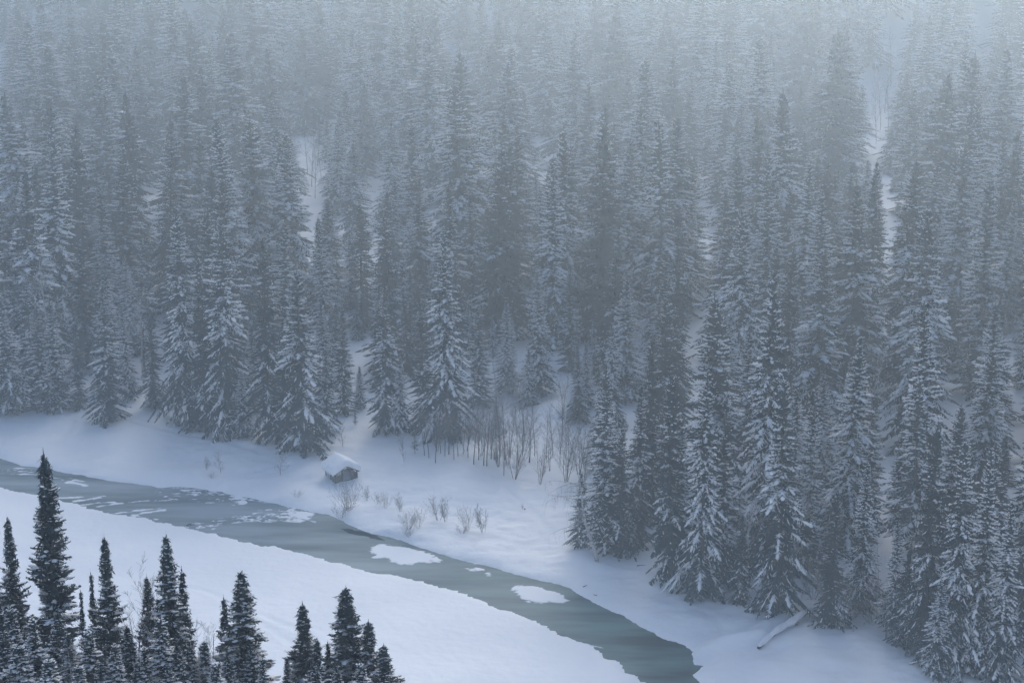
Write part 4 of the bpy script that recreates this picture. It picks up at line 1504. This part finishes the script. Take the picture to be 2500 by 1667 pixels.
# notice boards on the side wall
nbd = box('notice_board', (-0.075, DY * 0.56, 0.42), (-0.02, DY * 0.97, 1.28), M['paper'], SH)
for k, (y0, y1, z0, z1) in enumerate([(0.60, 0.66, 0.58, 1.05), (0.68, 0.70, 0.50, 1.20), (0.60, 0.655, 1.10, 1.16), (0.73, 0.76, 0.98, 1.10), (0.73, 0.76, 0.78, 0.88),
                                      (0.73, 0.76, 0.58, 0.68), (0.79, 0.93, 1.10, 1.15), (0.80, 0.92, 0.62, 0.98)]):
    box('printed_panel', (-0.082, DY * y0, z0), (-0.0755, DY * y1, z1), M['print'], nbd)
# roof boards and snow cap
ov = 0.34
for sgn in (-1, 1):
    n_b = 7
    for k in range(n_b):
        ya = -0.30 + (DY + 0.6) * k / n_b
        yb = ya + (DY + 0.6) / n_b - 0.015
        xe = -ov if sgn < 0 else WX + ov
        xm = WX / 2
        ze = HE - ov * (HR - HE) / (WX / 2) + 0.10
        zm = HR + 0.12
        t_ = 0.03
        v = [(xe, ya, ze), (xm, ya, zm), (xm, yb, zm), (xe, yb, ze), (xe, ya, ze + t_), (xm, ya, zm + t_), (xm, yb, zm + t_), (xe, yb, ze + t_)]
        f = [(0, 3, 2, 1), (4, 5, 6, 7), (0, 1, 5, 4), (1, 2, 6, 5), (2, 3, 7, 6), (3, 0, 4, 7)]
        me = mesh_np('roof_board', v, f)
        me.materials.append(M['wood'])
        link('roof_board', me, SH)
# snow cap: thick rounded blanket following the gable
nu, nv = 41, 33
us, vs = np.sin(np.linspace(-1, 1, nu) * np.pi / 2), np.sin(np.linspace(-1, 1, nv) * np.pi / 2)
U, V = np.meshgrid(us, vs)
halfx, halfy = WX / 2 + ov + 0.12, DY / 2 + 0.34
X_ = WX / 2 + halfx * U
Y_ = DY / 2 + halfy * V
roofz = HR + 0.16 - np.abs(U) * halfx * (HR - HE) / (WX / 2)
rnd = np.clip(1 - np.maximum(np.abs(U) ** 26, np.abs(V) ** 26), 0, 1) ** 0.22
thick = 0.86 * rnd * (1 + 0.10 * fbm(X_ * 1.1, Y_ * 1.1, 71, 3))
ridge_soft = 0.05 * np.exp(-(U / 0.10) ** 2)
top = np.stack([X_, Y_, roofz + thick - ridge_soft], -1).reshape(-1, 3)
bot = np.stack([X_ - 0.04 * U * halfx, Y_ - 0.04 * V * halfy, roofz - 0.01], -1).reshape(-1, 3)
g = Geo()
idx = np.arange(nu * nv).reshape(nv, nu)
q = np.stack([idx[:-1, :-1], idx[:-1, 1:], idx[1:, 1:], idx[1:, :-1]], -1).reshape(-1, 4)
ft = np.concatenate([q[:, [0, 1, 2]], q[:, [0, 2, 3]]])
fb = np.concatenate([q[:, [0, 2, 1]], q[:, [0, 3, 2]]]) + nu * nv
rim = np.concatenate([idx[0, :], idx[1:, -1], idx[-1, -2::-1], idx[-2:0:-1, 0]])
rn = np.roll(rim, -1)
fs = np.concatenate([np.stack([rim, rim + nu * nv, rn], -1), np.stack([rn, rim + nu * nv, rn + nu * nv], -1)])
g.add(np.concatenate([top, bot]), np.concatenate([ft, fb, fs]))
link('snow_cap', g.mesh('snow_cap', M['snow_load'], True), SH)

# ------------------------------------------------------------------ air between here and the hillside
hz, nt, b = material('haze')
nt.nodes.remove(b)
pv = nt.nodes.new('ShaderNodeVolumePrincipled')
pv.inputs['Color'].default_value = (0.68, 0.835, 1.0, 1)
pv.inputs['Density'].default_value = HAZE_DENSITY
pv.inputs['Density Attribute'].default_value = ''
pv.inputs['Anisotropy'].default_value = 0.85
nt.links.new(pv.outputs[0], nt.nodes['Material Output'].inputs['Volume'])
try:
    hz.cycles.homogeneous_volume = True
except Exception:
    pass
v = [(x, y, z) for z in (-3.0, 150.0) for x, y in ((-440, -90), (440, -90), (440, 1020), (-440, 1020))]
f = [(0, 3, 2, 1), (4, 5, 6, 7), (0, 1, 5, 4), (1, 2, 6, 5), (2, 3, 7, 6), (3, 0, 4, 7)]
me = mesh_np('haze', v, f)
me.materials.append(hz)
tag(link('haze', me), 'pale snowy mist filling the valley air', None, None, 'stuff')
